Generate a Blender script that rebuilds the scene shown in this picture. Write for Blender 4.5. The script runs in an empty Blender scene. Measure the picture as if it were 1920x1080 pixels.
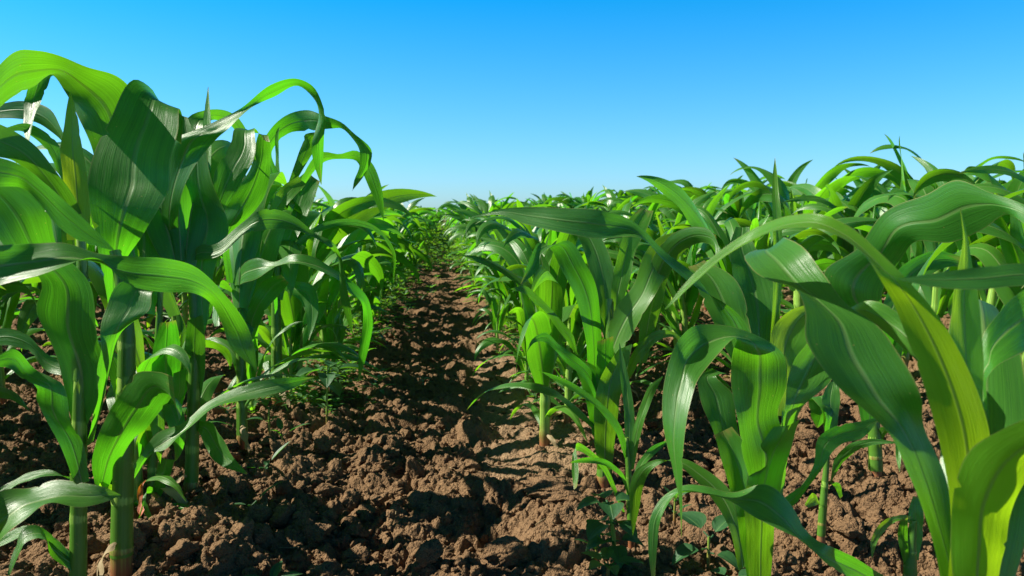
import bpy, math, random
import numpy as np
from mathutils import Matrix, Vector, Euler

RNG = random.Random(7)
NR = np.random.default_rng(7)
scene = bpy.context.scene
COL = scene.collection

# ------------------------------------------------------------------ camera
F = 1493.0                                  # focal length in pixels of a 1920 px wide frame (28 mm)
CAM = np.array([0.0, 0.0, 0.5])
PITCH, YAW = math.radians(5.36), math.radians(4.6)
cam_data = bpy.data.cameras.new("camera")
cam = bpy.data.objects.new("camera", cam_data)
COL.objects.link(cam)
cam.location = CAM
cam.rotation_euler = (math.pi / 2 - PITCH, 0, -YAW)
cam_data.sensor_width = 36
cam_data.lens = 28
cam_data.clip_start = 0.02
cam_data.clip_end = 3000
cam_data.dof.use_dof = True
cam_data.dof.focus_distance = 1.35
cam_data.dof.aperture_fstop = 12
scene.camera = cam
ROT = np.array(Euler((math.pi / 2 - PITCH, 0, -YAW)).to_matrix())


def unproj(px, py, d):
    px, py, d = np.broadcast_arrays(np.asarray(px, float), np.asarray(py, float), np.asarray(d, float))
    v = np.stack([(px - 960) / F * d, -(py - 540) / F * d, -d], -1)
    return CAM + v @ ROT.T


def ground_at(px, py):
    r = unproj(px, py, 1.0) - CAM
    t = -CAM[2] / r[2]
    return CAM + r * t, t


# ------------------------------------------------------------------ noise
def _h(ix, iy, s):
    a = (ix.astype(np.int64) * 374761393 + iy.astype(np.int64) * 668265263 + s * 974634777) & 0xFFFFFFFF
    a = ((a ^ (a >> 13)) * 1274126177) & 0xFFFFFFFF
    a = ((a ^ (a >> 16)) * 2246822519) & 0xFFFFFFFF
    return ((a ^ (a >> 15)) & 0xFFFFFF) / float(0xFFFFFF)


def vnoise(x, y, s=0):
    ix, iy = np.floor(x), np.floor(y)
    fx, fy = x - ix, y - iy
    ix, iy = ix.astype(np.int64), iy.astype(np.int64)
    ux, uy = fx * fx * (3 - 2 * fx), fy * fy * (3 - 2 * fy)
    a, b = _h(ix, iy, s), _h(ix + 1, iy, s)
    c, d = _h(ix, iy + 1, s), _h(ix + 1, iy + 1, s)
    return (a + (b - a) * ux + (c - a) * uy + (a - b - c + d) * ux * uy) * 2 - 1


def fbm(x, y, s=0, o=4):
    r, a = 0.0, 1.0
    for k in range(o):
        r = r + a * vnoise(x * 2 ** k + 17 * k, y * 2 ** k - 9 * k, s + k)
        a *= 0.5
    return r


def lumps(x, y, cell, s, dens=0.8, tilt=0.6):
    """Irregular tilted clods: per cell one lump with its own radius, height and slant."""
    wx = x / cell + 0.22 * fbm(x / cell * 1.7, y / cell * 1.7, s + 40, 3)
    wy = y / cell + 0.22 * fbm(x / cell * 1.7 + 31, y / cell * 1.7, s + 50, 3)
    ix, iy = np.floor(wx).astype(np.int64), np.floor(wy).astype(np.int64)
    out = np.zeros_like(x)
    for dx in (-1, 0, 1):
        for dy in (-1, 0, 1):
            cx, cy = ix + dx, iy + dy
            ox, oy = wx - (cx + _h(cx, cy, s)), wy - (cy + _h(cx, cy, s + 1))
            rr = 0.32 + 0.5 * _h(cx, cy, s + 2)
            on = _h(cx, cy, s + 3) < dens
            an = _h(cx, cy, s + 4) * 6.283
            el = 0.65 + 0.6 * _h(cx, cy, s + 5)
            a = ox * np.cos(an) + oy * np.sin(an)
            b = (-ox * np.sin(an) + oy * np.cos(an)) * el
            q = np.clip(1 - (a * a + b * b) / (rr * rr), 0, None)
            z = q ** 0.58 * rr * (1 + tilt * a / rr)
            out = np.maximum(out, np.where(on, z, 0))
    return out * cell


def smooth(a, b, v):
    t = np.clip((v - a) / (b - a), 0, 1)
    return t * t * (3 - 2 * t)


def trodden(x, y):
    flat = smooth(0.03, 0.12, x + 0.05 * vnoise(x * 6, y * 6, 3)) * (1 - smooth(0.26, 0.38, x)) * smooth(0.9, 1.25, y) * (1 - smooth(2.6, 4.5, y))
    return flat * smooth(-0.35, 0.35, vnoise(x * 5 + 4, y * 5, 9) + 0.35)


def ground_h(x, y):
    x, y = np.asarray(x, float), np.asarray(y, float)
    # trodden, flatter strip along the foot of the right-hand row, rough clods elsewhere
    flat = trodden(x, y)
    rough = 1 - 0.72 * flat
    fade = 1 / (1 + (np.maximum(y, 0) / 14) ** 2)
    h = 0.016 * fbm(x * 2.1, y * 2.1, 1, 3) + 0.012 * np.cos((x + 0.085) * 2 * math.pi / 0.75 + math.pi) * fade
    h = h + 0.36 * rough * lumps(x, y, 0.115, 100, 0.75, 0.5) * fade
    h = h + 0.42 * rough * lumps(x, y, 0.052, 200, 0.8, 0.6) * fade
    h = h + 0.52 * (1 - 0.55 * flat) * lumps(x, y, 0.024, 300, 0.8, 0.6) * fade
    h = h + 0.62 * (1 - 0.6 * flat) * lumps(x, y, 0.0105, 400, 0.85, 0.5) * fade
    h = h + 0.0022 * fbm(x * 160, y * 160, 7, 2) * fade
    return h - 0.035


# ------------------------------------------------------------------ mesh helpers
def mesh_np(name, V, faces, uv=None, mat=None, smoothing=True, attr=None):
    """faces: (n,4) or (n,3) int array"""
    V = np.ascontiguousarray(V, dtype=np.float32)
    faces = np.ascontiguousarray(faces, dtype=np.int32)
    k = faces.shape[1]
    me = bpy.data.meshes.new(name)
    me.vertices.add(len(V))
    me.vertices.foreach_set("co", V.ravel())
    me.loops.add(faces.size)
    me.loops.foreach_set("vertex_index", faces.ravel())
    me.polygons.add(len(faces))
    me.polygons.foreach_set("loop_start", np.arange(0, faces.size, k, dtype=np.int32))
    me.polygons.foreach_set("loop_total", np.full(len(faces), k, dtype=np.int32))
    me.polygons.foreach_set("use_smooth", np.full(len(faces), smoothing, dtype=bool))
    if uv is not None:
        l = me.uv_layers.new(name="UVMap")
        l.data.foreach_set("uv", np.ascontiguousarray(uv, dtype=np.float32)[faces.ravel()].ravel())
    if attr is not None:
        for an, av in attr.items():
            a = me.attributes.new(an, "FLOAT", "POINT")
            a.data.foreach_set("value", np.ascontiguousarray(av, dtype=np.float32))
    me.update(calc_edges=True)
    if mat:
        me.materials.append(mat)
    return me


def grid_faces(n, m, off=0, close=False):
    """n rows of m verts"""
    i = np.arange(n - 1)[:, None]
    j = np.arange(m if close else m - 1)[None, :]
    j2 = (j + 1) % m
    a = i * m + j
    b = i * m + j2
    return (np.stack([a, b, b + m, a + m], -1).reshape(-1, 4) + off).astype(np.int32)


def link(name, data, parent=None, loc=None):
    o = bpy.data.objects.new(name, data)
    COL.objects.link(o)
    if loc is not None:
        o.location = loc
    if parent is not None:
        o.parent = parent
    return o


def tag(o, label, cat, group=None, kind=None):
    if label:
        o["label"] = label
    if cat:
        o["category"] = cat
    if group:
        o["group"] = group
    if kind:
        o["kind"] = kind
    return o


# ------------------------------------------------------------------ materials
def newmat(name):
    m = bpy.data.materials.new(name)
    m.use_nodes = True
    nt = m.node_tree
    nt.nodes.clear()
    out = nt.nodes.new("ShaderNodeOutputMaterial")

    def N(t, **kw):
        n = nt.nodes.new(t)
        for k, v in kw.items():
            if k.startswith("i_"):
                key = k[2:]
                n.inputs[int(key) if key.isdigit() else key.replace("_", " ")].default_value = v
            else:
                setattr(n, k, v)
        return n
    return m, nt, out, N, nt.links.new


def math_n(N, L, op, a, b=None, c=None, clamp=False):
    n = N("ShaderNodeMath", operation=op, use_clamp=clamp)
    for i, v in enumerate((a, b, c)):
        if v is None:
            continue
        if isinstance(v, (int, float)):
            n.inputs[i].default_value = v
        else:
            L(v, n.inputs[i])
    return n.outputs[0]


def mixc(N, L, f, a, b, blend="MIX"):
    n = N("ShaderNodeMix", data_type="RGBA", blend_type=blend)
    for i, v in ((0, f), (6, a), (7, b)):
        if isinstance(v, (int, float)):
            n.inputs[i].default_value = v
        elif isinstance(v, tuple):
            n.inputs[i].default_value = (*v, 1)
        else:
            L(v, n.inputs[i])
    return n.outputs[2]


def leaf_material(name, dark, mid, trans, young_trans, rib, rough=0.37, tfac=0.40, spots=True, vein=1.0, edge=(0.30, 0.26, 0.10)):
    m, nt, out, N, L = newmat(name)
    uv = N("ShaderNodeUVMap", uv_map="UVMap")
    sep = N("ShaderNodeSeparateXYZ")
    L(uv.outputs[0], sep.inputs[0])
    u, v = sep.outputs[0], sep.outputs[1]
    info = N("ShaderNodeObjectInfo")
    geo0 = N("ShaderNodeNewGeometry")
    rnd = math_n(N, L, "FRACT", math_n(N, L, "ADD", info.outputs["Random"], geo0.outputs["Random Per Island"]))
    sepc = N("ShaderNodeSeparateColor")
    L(info.outputs["Color"], sepc.inputs[0])
    young = math_n(N, L, "SUBTRACT", 1.0, sepc.outputs[0], clamp=True)   # object colour red 1 = mature, lower = young and yellow
    # parallel veins
    cx = N("ShaderNodeCombineXYZ")
    L(math_n(N, L, "MULTIPLY", u, 38.0 * vein), cx.inputs[0])
    L(math_n(N, L, "MULTIPLY", v, 0.7), cx.inputs[1])
    L(math_n(N, L, "MULTIPLY", rnd, 57.0), cx.inputs[2])
    st = N("ShaderNodeTexNoise", i_Scale=1.0, i_Detail=4.0, i_Roughness=0.75)
    L(cx.outputs[0], st.inputs["Vector"])
    stc = N("ShaderNodeMapRange", i_1=0.28, i_2=0.72)
    L(st.outputs[0], stc.inputs[0])
    cxf = N("ShaderNodeCombineXYZ")
    L(math_n(N, L, "MULTIPLY", u, 110.0 * vein), cxf.inputs[0])
    L(math_n(N, L, "MULTIPLY", v, 1.1), cxf.inputs[1])
    L(math_n(N, L, "MULTIPLY", rnd, 23.0), cxf.inputs[2])
    stf = N("ShaderNodeTexNoise", i_Scale=1.0, i_Detail=1.0)
    L(cxf.outputs[0], stf.inputs["Vector"])
    stfr = N("ShaderNodeMapRange", i_1=0.3, i_2=0.7)
    L(stf.outputs[0], stfr.inputs[0])
    streak = math_n(N, L, "ADD", math_n(N, L, "MULTIPLY", stc.outputs[0], 0.6), math_n(N, L, "MULTIPLY", stfr.outputs[0], 0.4))
    cx2 = N("ShaderNodeCombineXYZ")
    L(math_n(N, L, "MULTIPLY", u, 5.0), cx2.inputs[0])
    L(math_n(N, L, "MULTIPLY", v, 6.0), cx2.inputs[1])
    L(math_n(N, L, "MULTIPLY", rnd, 31.0), cx2.inputs[2])
    bl = N("ShaderNodeTexNoise", i_Scale=1.0, i_Detail=3.0)
    L(cx2.outputs[0], bl.inputs["Vector"])
    # midrib and edge
    du = math_n(N, L, "ABSOLUTE", math_n(N, L, "SUBTRACT", u, 0.5))
    ribr = N("ShaderNodeMapRange", interpolation_type="SMOOTHSTEP", i_1=0.05, i_2=0.012, i_3=0.0, i_4=1.0)
    L(du, ribr.inputs[0])
    vfade = N("ShaderNodeMapRange", i_1=0.0, i_2=1.0, i_3=1.0, i_4=0.25)
    L(v, vfade.inputs[0])
    ribf = math_n(N, L, "MULTIPLY", ribr.outputs[0], vfade.outputs[0])
    er = N("ShaderNodeMapRange", i_1=0.478, i_2=0.494, i_3=0.0, i_4=0.6)
    L(du, er.inputs[0])
    # base colours
    c = mixc(N, L, streak, dark, mid)
    c = mixc(N, L, math_n(N, L, "MULTIPLY", bl.outputs[0], 0.6), c, mid)
    c = mixc(N, L, math_n(N, L, "MULTIPLY", young, 0.8), c, (0.085, 0.26, 0.012))
    c = mixc(N, L, ribf, c, rib)
    c = mixc(N, L, er.outputs[0], c, edge)
    t = mixc(N, L, streak, tuple(x * 0.45 for x in trans), tuple(x * 1.2 for x in trans))
    t = mixc(N, L, math_n(N, L, "MULTIPLY", bl.outputs[0], 0.35), t, (0.23, 0.70, 0.01))
    t = mixc(N, L, young, t, young_trans)
    hs = N("ShaderNodeHueSaturation")
    L(math_n(N, L, "MULTIPLY_ADD", rnd, 0.024, 0.488), hs.inputs["Hue"])
    L(math_n(N, L, "MULTIPLY_ADD", rnd, 0.45, 0.78), hs.inputs["Value"])
    L(t, hs.inputs["Color"])
    t = mixc(N, L, math_n(N, L, "MULTIPLY", ribf, 0.7), hs.outputs[0], (0.05, 0.09, 0.01))
    if spots:
        vo = N("ShaderNodeTexVoronoi", i_Scale=1.0)
        cx3 = N("ShaderNodeCombineXYZ")
        L(math_n(N, L, "MULTIPLY", u, 9.0), cx3.inputs[0])
        L(math_n(N, L, "MULTIPLY", v, 55.0), cx3.inputs[1])
        L(math_n(N, L, "MULTIPLY", rnd, 91.0), cx3.inputs[2])
        L(cx3.outputs[0], vo.inputs["Vector"])
        sr = N("ShaderNodeMapRange", i_1=0.13, i_2=0.07, i_3=0.0, i_4=1.0)
        L(vo.outputs["Distance"], sr.inputs[0])
        sepv = N("ShaderNodeSeparateColor")
        L(vo.outputs["Color"], sepv.inputs[0])
        pick = math_n(N, L, "LESS_THAN", sepv.outputs[0], 0.16)
        spot = math_n(N, L, "MULTIPLY", sr.outputs[0], pick)
        c = mixc(N, L, math_n(N, L, "MULTIPLY", spot, 0.7), c, (0.42, 0.36, 0.10))
        t = mixc(N, L, math_n(N, L, "MULTIPLY", spot, 0.5), t, (0.6, 0.5, 0.06))
        # yellowed tip on some leaves
        tipn = math_n(N, L, "ADD", v, math_n(N, L, "MULTIPLY", bl.outputs[0], 0.18))
        tp = N("ShaderNodeMapRange", i_1=1.04, i_2=1.12, i_3=0.0, i_4=0.8)
        L(tipn, tp.inputs[0])
        tpf = math_n(N, L, "MULTIPLY", tp.outputs[0], math_n(N, L, "GREATER_THAN", rnd, 0.55))
        c = mixc(N, L, tpf, c, (0.34, 0.26, 0.07))
        t = mixc(N, L, tpf, t, (0.5, 0.36, 0.06))
    bump = N("ShaderNodeBump", i_Strength=0.38, i_Distance=0.0012)
    hgt = math_n(N, L, "ADD", math_n(N, L, "MULTIPLY", streak, 0.55), math_n(N, L, "MULTIPLY", ribr.outputs[0], -1.4))
    hgt = math_n(N, L, "ADD", hgt, math_n(N, L, "MULTIPLY", bl.outputs[0], 2.2))
    L(hgt, bump.inputs["Height"])
    p = N("ShaderNodeBsdfPrincipled")
    L(c, p.inputs["Base Color"])
    L(math_n(N, L, "MULTIPLY_ADD", bl.outputs[0], 0.16, rough - 0.08), p.inputs["Roughness"])
    p.inputs["Specular IOR Level"].default_value = 0.6
    L(bump.outputs[0], p.inputs["Normal"])
    tr = N("ShaderNodeBsdfTranslucent")
    L(t, tr.inputs[0])
    L(bump.outputs[0], tr.inputs["Normal"])
    mx = N("ShaderNodeMixShader")
    L(math_n(N, L, "MULTIPLY_ADD", young, 0.12, tfac, clamp=True), mx.inputs[0])
    L(p.outputs[0], mx.inputs[1])
    L(tr.outputs[0], mx.inputs[2])
    L(mx.outputs[0], out.inputs[0])
    return m


LEAF = leaf_material("maize_leaf", (0.022, 0.104, 0.015), (0.060, 0.205, 0.026), (0.14, 0.62, 0.010), (0.56, 0.86, 0.010), (0.22, 0.34, 0.11))
WEED = leaf_material("weed_leaf", (0.014, 0.070, 0.024), (0.028, 0.110, 0.028), (0.14, 0.45, 0.02), (0.5, 0.8, 0.03), (0.10, 0.22, 0.06), rough=0.5, tfac=0.35, spots=False, vein=0.25, edge=(0.05, 0.13, 0.03))
DRY = leaf_material("dying_leaf", (0.50, 0.045, 0.010), (0.62, 0.13, 0.012), (0.9, 0.12, 0.01), (0.9, 0.4, 0.01), (0.75, 0.42, 0.04), rough=0.5, tfac=0.45, spots=False)

SHEATH = leaf_material("maize_sheath", (0.045, 0.135, 0.016), (0.11, 0.24, 0.03), (0.25, 0.62, 0.02), (0.45, 0.75, 0.02), (0.20, 0.30, 0.08), tfac=0.25, spots=True, vein=1.6, edge=(0.34, 0.36, 0.16))
WITHER = leaf_material("withered_leaf", (0.20, 0.135, 0.065), (0.36, 0.27, 0.14), (0.45, 0.30, 0.10), (0.45, 0.30, 0.10), (0.40, 0.30, 0.16), rough=0.7, tfac=0.25, spots=False)


def stalk_material():
    m, nt, out, N, L = newmat("maize_stalk")
    uv = N("ShaderNodeUVMap", uv_map="UVMap")
    sep = N("ShaderNodeSeparateXYZ")
    L(uv.outputs[0], sep.inputs[0])
    tc = N("ShaderNodeTexCoord")
    so = N("ShaderNodeSeparateXYZ")
    L(tc.outputs["Object"], so.inputs[0])
    info = N("ShaderNodeObjectInfo")
    cx = N("ShaderNodeCombineXYZ")
    L(math_n(N, L, "MULTIPLY", sep.outputs[0], 26.0), cx.inputs[0])
    L(math_n(N, L, "MULTIPLY", sep.outputs[1], 1.6), cx.inputs[1])
    L(math_n(N, L, "MULTIPLY", info.outputs["Random"], 40.0), cx.inputs[2])
    st = N("ShaderNodeTexNoise", i_Scale=1.0, i_Detail=3.0)
    L(cx.outputs[0], st.inputs["Vector"])
    str_ = N("ShaderNodeMapRange", i_1=0.3, i_2=0.7)
    L(st.outputs[0], str_.inputs[0])
    c = mixc(N, L, str_.outputs[0], (0.085, 0.22, 0.020), (0.28, 0.43, 0.07))
    z = math_n(N, L, "ADD", so.outputs[2], math_n(N, L, "MULTIPLY", st.outputs[0], 0.05))
    red = N("ShaderNodeMapRange", interpolation_type="SMOOTHSTEP", i_1=0.095, i_2=0.02, i_3=0.0, i_4=0.9)
    L(z, red.inputs[0])
    c = mixc(N, L, red.outputs[0], c, (0.22, 0.055, 0.035))
    bump = N("ShaderNodeBump", i_Strength=0.3, i_Distance=0.001)
    L(st.outputs[0], bump.inputs["Height"])
    p = N("ShaderNodeBsdfPrincipled")
    L(c, p.inputs["Base Color"])
    L(bump.outputs[0], p.inputs["Normal"])
    p.inputs["Roughness"].default_value = 0.42
    p.inputs["Subsurface Weight"].default_value = 0.15
    p.inputs["Subsurface Radius"].default_value = (0.006, 0.012, 0.002)
    L(p.outputs[0], out.inputs[0])
    return m


STALK = stalk_material()


def soil_material():
    m, nt, out, N, L = newmat("soil")
    geo = N("ShaderNodeNewGeometry")
    n1 = N("ShaderNodeTexNoise", i_Scale=5.0, i_Detail=6.0)
    n2 = N("ShaderNodeTexNoise", i_Scale=130.0, i_Detail=6.0, i_Roughness=0.7)
    n3 = N("ShaderNodeTexVoronoi", i_Scale=230.0)
    n5 = N("ShaderNodeTexVoronoi", i_Scale=480.0)
    n4 = N("ShaderNodeTexNoise", i_Scale=480.0, i_Detail=4.0, i_Roughness=0.7)
    for n in (n1, n2, n3, n4, n5):
        L(geo.outputs["Position"], n.inputs["Vector"])
    c = mixc(N, L, n1.outputs[0], (0.112, 0.065, 0.033), (0.240, 0.148, 0.077))
    at = N("ShaderNodeAttribute", attribute_name="dry")
    c = mixc(N, L, math_n(N, L, "MULTIPLY", at.outputs["Fac"], 0.6), c, (0.285, 0.190, 0.110))
    r = N("ShaderNodeMapRange", i_1=0.3, i_2=0.7, i_3=0.72, i_4=1.22)
    L(n2.outputs[0], r.inputs[0])
    mul = N("ShaderNodeCombineColor")
    for k in range(3):
        L(r.outputs[0], mul.inputs[k])
    c = mixc(N, L, 1.0, c, mul.outputs[0], "MULTIPLY")
    # pale grains and straw flecks
    fl = N("ShaderNodeMapRange", i_1=0.70, i_2=0.76, i_3=0.0, i_4=0.5)
    L(n4.outputs[0], fl.inputs[0])
    c = mixc(N, L, fl.outputs[0], c, (0.42, 0.30, 0.19))
    bump = N("ShaderNodeBump", i_Strength=0.9, i_Distance=0.004)
    h = math_n(N, L, "ADD", n2.outputs[0], math_n(N, L, "MULTIPLY", n3.outputs["Distance"], -0.9))
    h = math_n(N, L, "ADD", h, math_n(N, L, "MULTIPLY", n5.outputs["Distance"], -0.45))
    h = math_n(N, L, "ADD", h, math_n(N, L, "MULTIPLY", n4.outputs[0], 0.35))
    L(h, bump.inputs["Height"])
    p = N("ShaderNodeBsdfPrincipled")
    L(c, p.inputs["Base Color"])
    p.inputs["Roughness"].default_value = 0.95
    p.inputs["Specular IOR Level"].default_value = 0.12
    L(bump.outputs[0], p.inputs["Normal"])
    L(p.outputs[0], out.inputs[0])
    return m


SOIL = soil_material()

# ------------------------------------------------------------------ soil
def build_soil():
    ys = [0.62]
    while ys[-1] < 5.2:
        y = ys[-1]
        ys.append(y + min(max(y * y / 800.0, 0.0012), 0.014))
    while ys[-1] < 900:
        ys.append(ys[-1] * 1.012 + 0.004)
    ys = np.array([-3.0, -2, -1, -0.4, 0.0, 0.25, 0.4, 0.5, 0.56] + ys)
    s_in = np.linspace(-0.60, 0.82, 1250)
    left = -0.60 - np.geomspace(0.002, 2.4, 60)[::-1]
    right = 0.82 + np.geomspace(0.002, 2.4, 60)
    s = np.concatenate([left, s_in, right])
    X = s[None, :] * np.maximum(ys, 0.62)[:, None] + np.where(np.abs(s - 0.11) > 0.71, np.sign(s) * 1.2 * (np.abs(s - 0.11) - 0.71), 0)[None, :]
    Y = np.broadcast_to(ys[:, None], X.shape).copy()
    Z = ground_h(X.ravel(), Y.ravel())
    V = np.stack([X.ravel(), Y.ravel(), Z], -1)
    dry = np.maximum(trodden(X.ravel(), Y.ravel()), smooth(0.9, 1.5, X.ravel()) * smooth(0.0, 0.6, 0.3 + fbm(X.ravel() * 2.2, Y.ravel() * 2.2, 61, 3)))
    o = link("soil", mesh_np("soil", V, grid_faces(len(ys), len(s)), mat=SOIL, attr={"dry": dry}))
    o["kind"] = "structure"
    return o


build_soil()


def ico(sub):
    import bmesh
    bm = bmesh.new()
    bmesh.ops.create_icosphere(bm, subdivisions=sub, radius=1)
    V = np.array([v.co[:] for v in bm.verts])
    Fc = np.array([[v.index for v in f.verts] for f in bm.faces], dtype=np.int32)
    bm.free()
    return V, Fc


def clod_shape(sub, seed, flat=0.7):
    V, Fc = ico(sub)
    g = np.random.default_rng(seed)
    r = np.ones(len(V))
    for k in range(9):                                   # broken facets
        n = g.normal(size=3)
        n /= np.linalg.norm(n)
        d = V @ n
        lim = g.uniform(0.45, 0.85)
        r = np.minimum(r, np.where(d > lim, lim / np.maximum(d, 1e-3), 1.0))
    P = V * r[:, None]
    for fr, am in ((2.1, 0.16), (4.7, 0.10), (10.0, 0.06), (21.0, 0.035)):
        a = fbm(P[:, 0] * fr + P[:, 2] * fr * 0.7 + seed, P[:, 1] * fr - P[:, 2] * fr * 0.6, seed, 2)
        P = P + V * (a * am)[:, None]
    P *= np.array([g.uniform(0.8, 1.25), g.uniform(0.7, 1.1), flat * g.uniform(0.8, 1.2)])
    return P, Fc


def build_crumbs():
    shapes = {2: [clod_shape(2, 11 + k) for k in range(14)], 3: [clod_shape(3, 41 + k) for k in range(14)], 4: [clod_shape(4, 70 + k) for k in range(14)]}
    VV, FF, off = [], [], 0
    for k in range(24000):
        y = 0.80 * math.exp(RNG.random() ** 0.85 * math.log(2.6 if k < 800 else 4.2 if k < 8000 else 8.0))
        x = RNG.uniform(-0.60, 0.82) * y
        if k < 800:
            r, sub = RNG.uniform(0.009, 0.027) * (0.85 + 0.1 * y), 4
        elif k < 8000:
            r, sub = RNG.uniform(0.0035, 0.0095) * (0.85 + 0.12 * y), 3
        else:
            r, sub = (0.0014 + 0.0045 * RNG.random() ** 2.0) * (0.8 + 0.16 * y), 2
        if 0.05 < x < 0.31 and 1.0 < y < 3 and RNG.random() < 0.8:
            continue
        P, Fc = shapes[sub][RNG.randrange(14)]
        e = np.array(Euler((RNG.uniform(-0.7, 0.7), RNG.uniform(-0.7, 0.7), RNG.uniform(0, 6.3))).to_matrix())
        VV.append((P * r) @ e.T + np.array([x, y, 0]) + np.array([0, 0, r * 0.3]))
        FF.append((Fc, len(P), x, y))
    hs = ground_h(np.array([f[2] for f in FF]), np.array([f[3] for f in FF]))
    faces = []
    for i, (Fc, n, x, y) in enumerate(FF):
        VV[i][:, 2] += hs[i]
        faces.append(Fc + off)
        off += n
    o = link("soil_crumbs", mesh_np("soil_crumbs", np.concatenate(VV), np.concatenate(faces), mat=SOIL))
    o["kind"] = "stuff"


build_crumbs()

def build_litter():
    Vs, Fs, Us, off = [], [], [], 0
    xs, yy = [], []
    for k in range(90):
        y = 0.95 * math.exp(RNG.random() * math.log(3.2))
        xs.append(RNG.uniform(-0.58, 0.80) * y); yy.append(y)
    hz = ground_h(np.array(xs), np.array(yy))
    for x, y, z in zip(xs, yy, hz):
        Ln, r = RNG.uniform(.010, .035), RNG.uniform(.0004, .0010)
        a = RNG.uniform(0, 6.28)
        d = np.array([math.cos(a), math.sin(a), RNG.uniform(-.2, .35)])
        p0 = np.array([x, y, z + .006])
        V, Fc, U = tube([p0, p0 + d * Ln * .5 + np.array([0, 0, RNG.uniform(-.003, .004)]), p0 + d * Ln], [r, r * 1.1, r * .5], 5)
        Vs.append(V); Fs.append(Fc + off); Us.append(U); off += len(V)
    o = link("straw_litter", mesh_np("straw_litter", np.concatenate(Vs), np.concatenate(Fs), np.concatenate(Us), mat=WITHER))
    o["kind"] = "stuff"


CLODS = [  # px, py of the foot, size (m), squash, label
    (776, 862, 0.026, 1.5, "tall narrow clod of brown earth standing upright in the middle of the path"),
    (832, 905, 0.036, 0.75, "broad lit clod just right of the upright clod on the path"),
    (1030, 935, 0.060, 0.42, "wide flat smooth slab of earth at the foot of the right-hand row"),
    (872, 842, 0.026, 0.9, "rounded clod behind the broad lit clod near the path centre"),
    (1560, 935, 0.040, 0.85, "big round clod with a cracked smooth face beside the thin young maize shoot"),
    (700, 1040, 0.034, 0.8, "lumpy clod at the very bottom edge of the path centre"),
    (590, 985, 0.034, 0.7, "dark clod on the path in front of the left-hand row"),
    (950, 1045, 0.040, 0.6, "half-shaded clod at the bottom of the path near the trailing weed"),
]
for i, (px, py, r, sq, lab) in enumerate(CLODS):
    g, d = ground_at(px, py)
    P, Fc = clod_shape(5, 300 + i * 7, sq)
    o = link("soil_clod", mesh_np("soil_clod", P * r, Fc, mat=SOIL), loc=(g[0], g[1], float(ground_h(np.array([g[0]]), np.array([g[1]]))[0]) + r * sq * 0.35))
    o.rotation_euler = (0, 0, i * 1.3)
    tag(o, lab, "clod", "large clods of earth on the path")

# ------------------------------------------------------------------ leaves traced from the photograph, at true depth and width
def catmull(P, t_new):
    """P (n,k) with chord parameter, evaluated at t_new in [0,1]"""
    mid = (P[:, 0:2] + P[:, 2:4]) / 2
    seg = np.maximum(np.linalg.norm(np.diff(mid, axis=0), axis=1), 4.0)
    T = np.concatenate([[0], np.cumsum(seg)])
    T /= T[-1]
    n = len(P)
    D = np.zeros_like(P)
    for i in range(n):
        if i == 0:
            D[i] = (P[1] - P[0]) / (T[1] - T[0])
        elif i == n - 1:
            D[i] = (P[-1] - P[-2]) / (T[-1] - T[-2])
        else:
            h0, h1 = T[i] - T[i - 1], T[i + 1] - T[i]
            D[i] = ((P[i] - P[i - 1]) / h0 * h1 + (P[i + 1] - P[i]) / h1 * h0) / (h0 + h1)
    idx = np.clip(np.searchsorted(T, t_new, side="right") - 1, 0, n - 2)
    h = (T[idx + 1] - T[idx])[:, None]
    s = ((t_new - T[idx]) / (T[idx + 1] - T[idx]))[:, None]
    s2, s3 = s * s, s * s * s
    return (2 * s3 - 3 * s2 + 1) * P[idx] + (s3 - 2 * s2 + s) * h * D[idx] + (-2 * s3 + 3 * s2) * P[idx + 1] + (s3 - s2) * h * D[idx + 1]


def leaf_uv(n, nu):
    return np.stack([np.tile(np.linspace(0, 1, nu), n), np.repeat(np.linspace(0, 1, n), nu)], -1)


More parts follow.
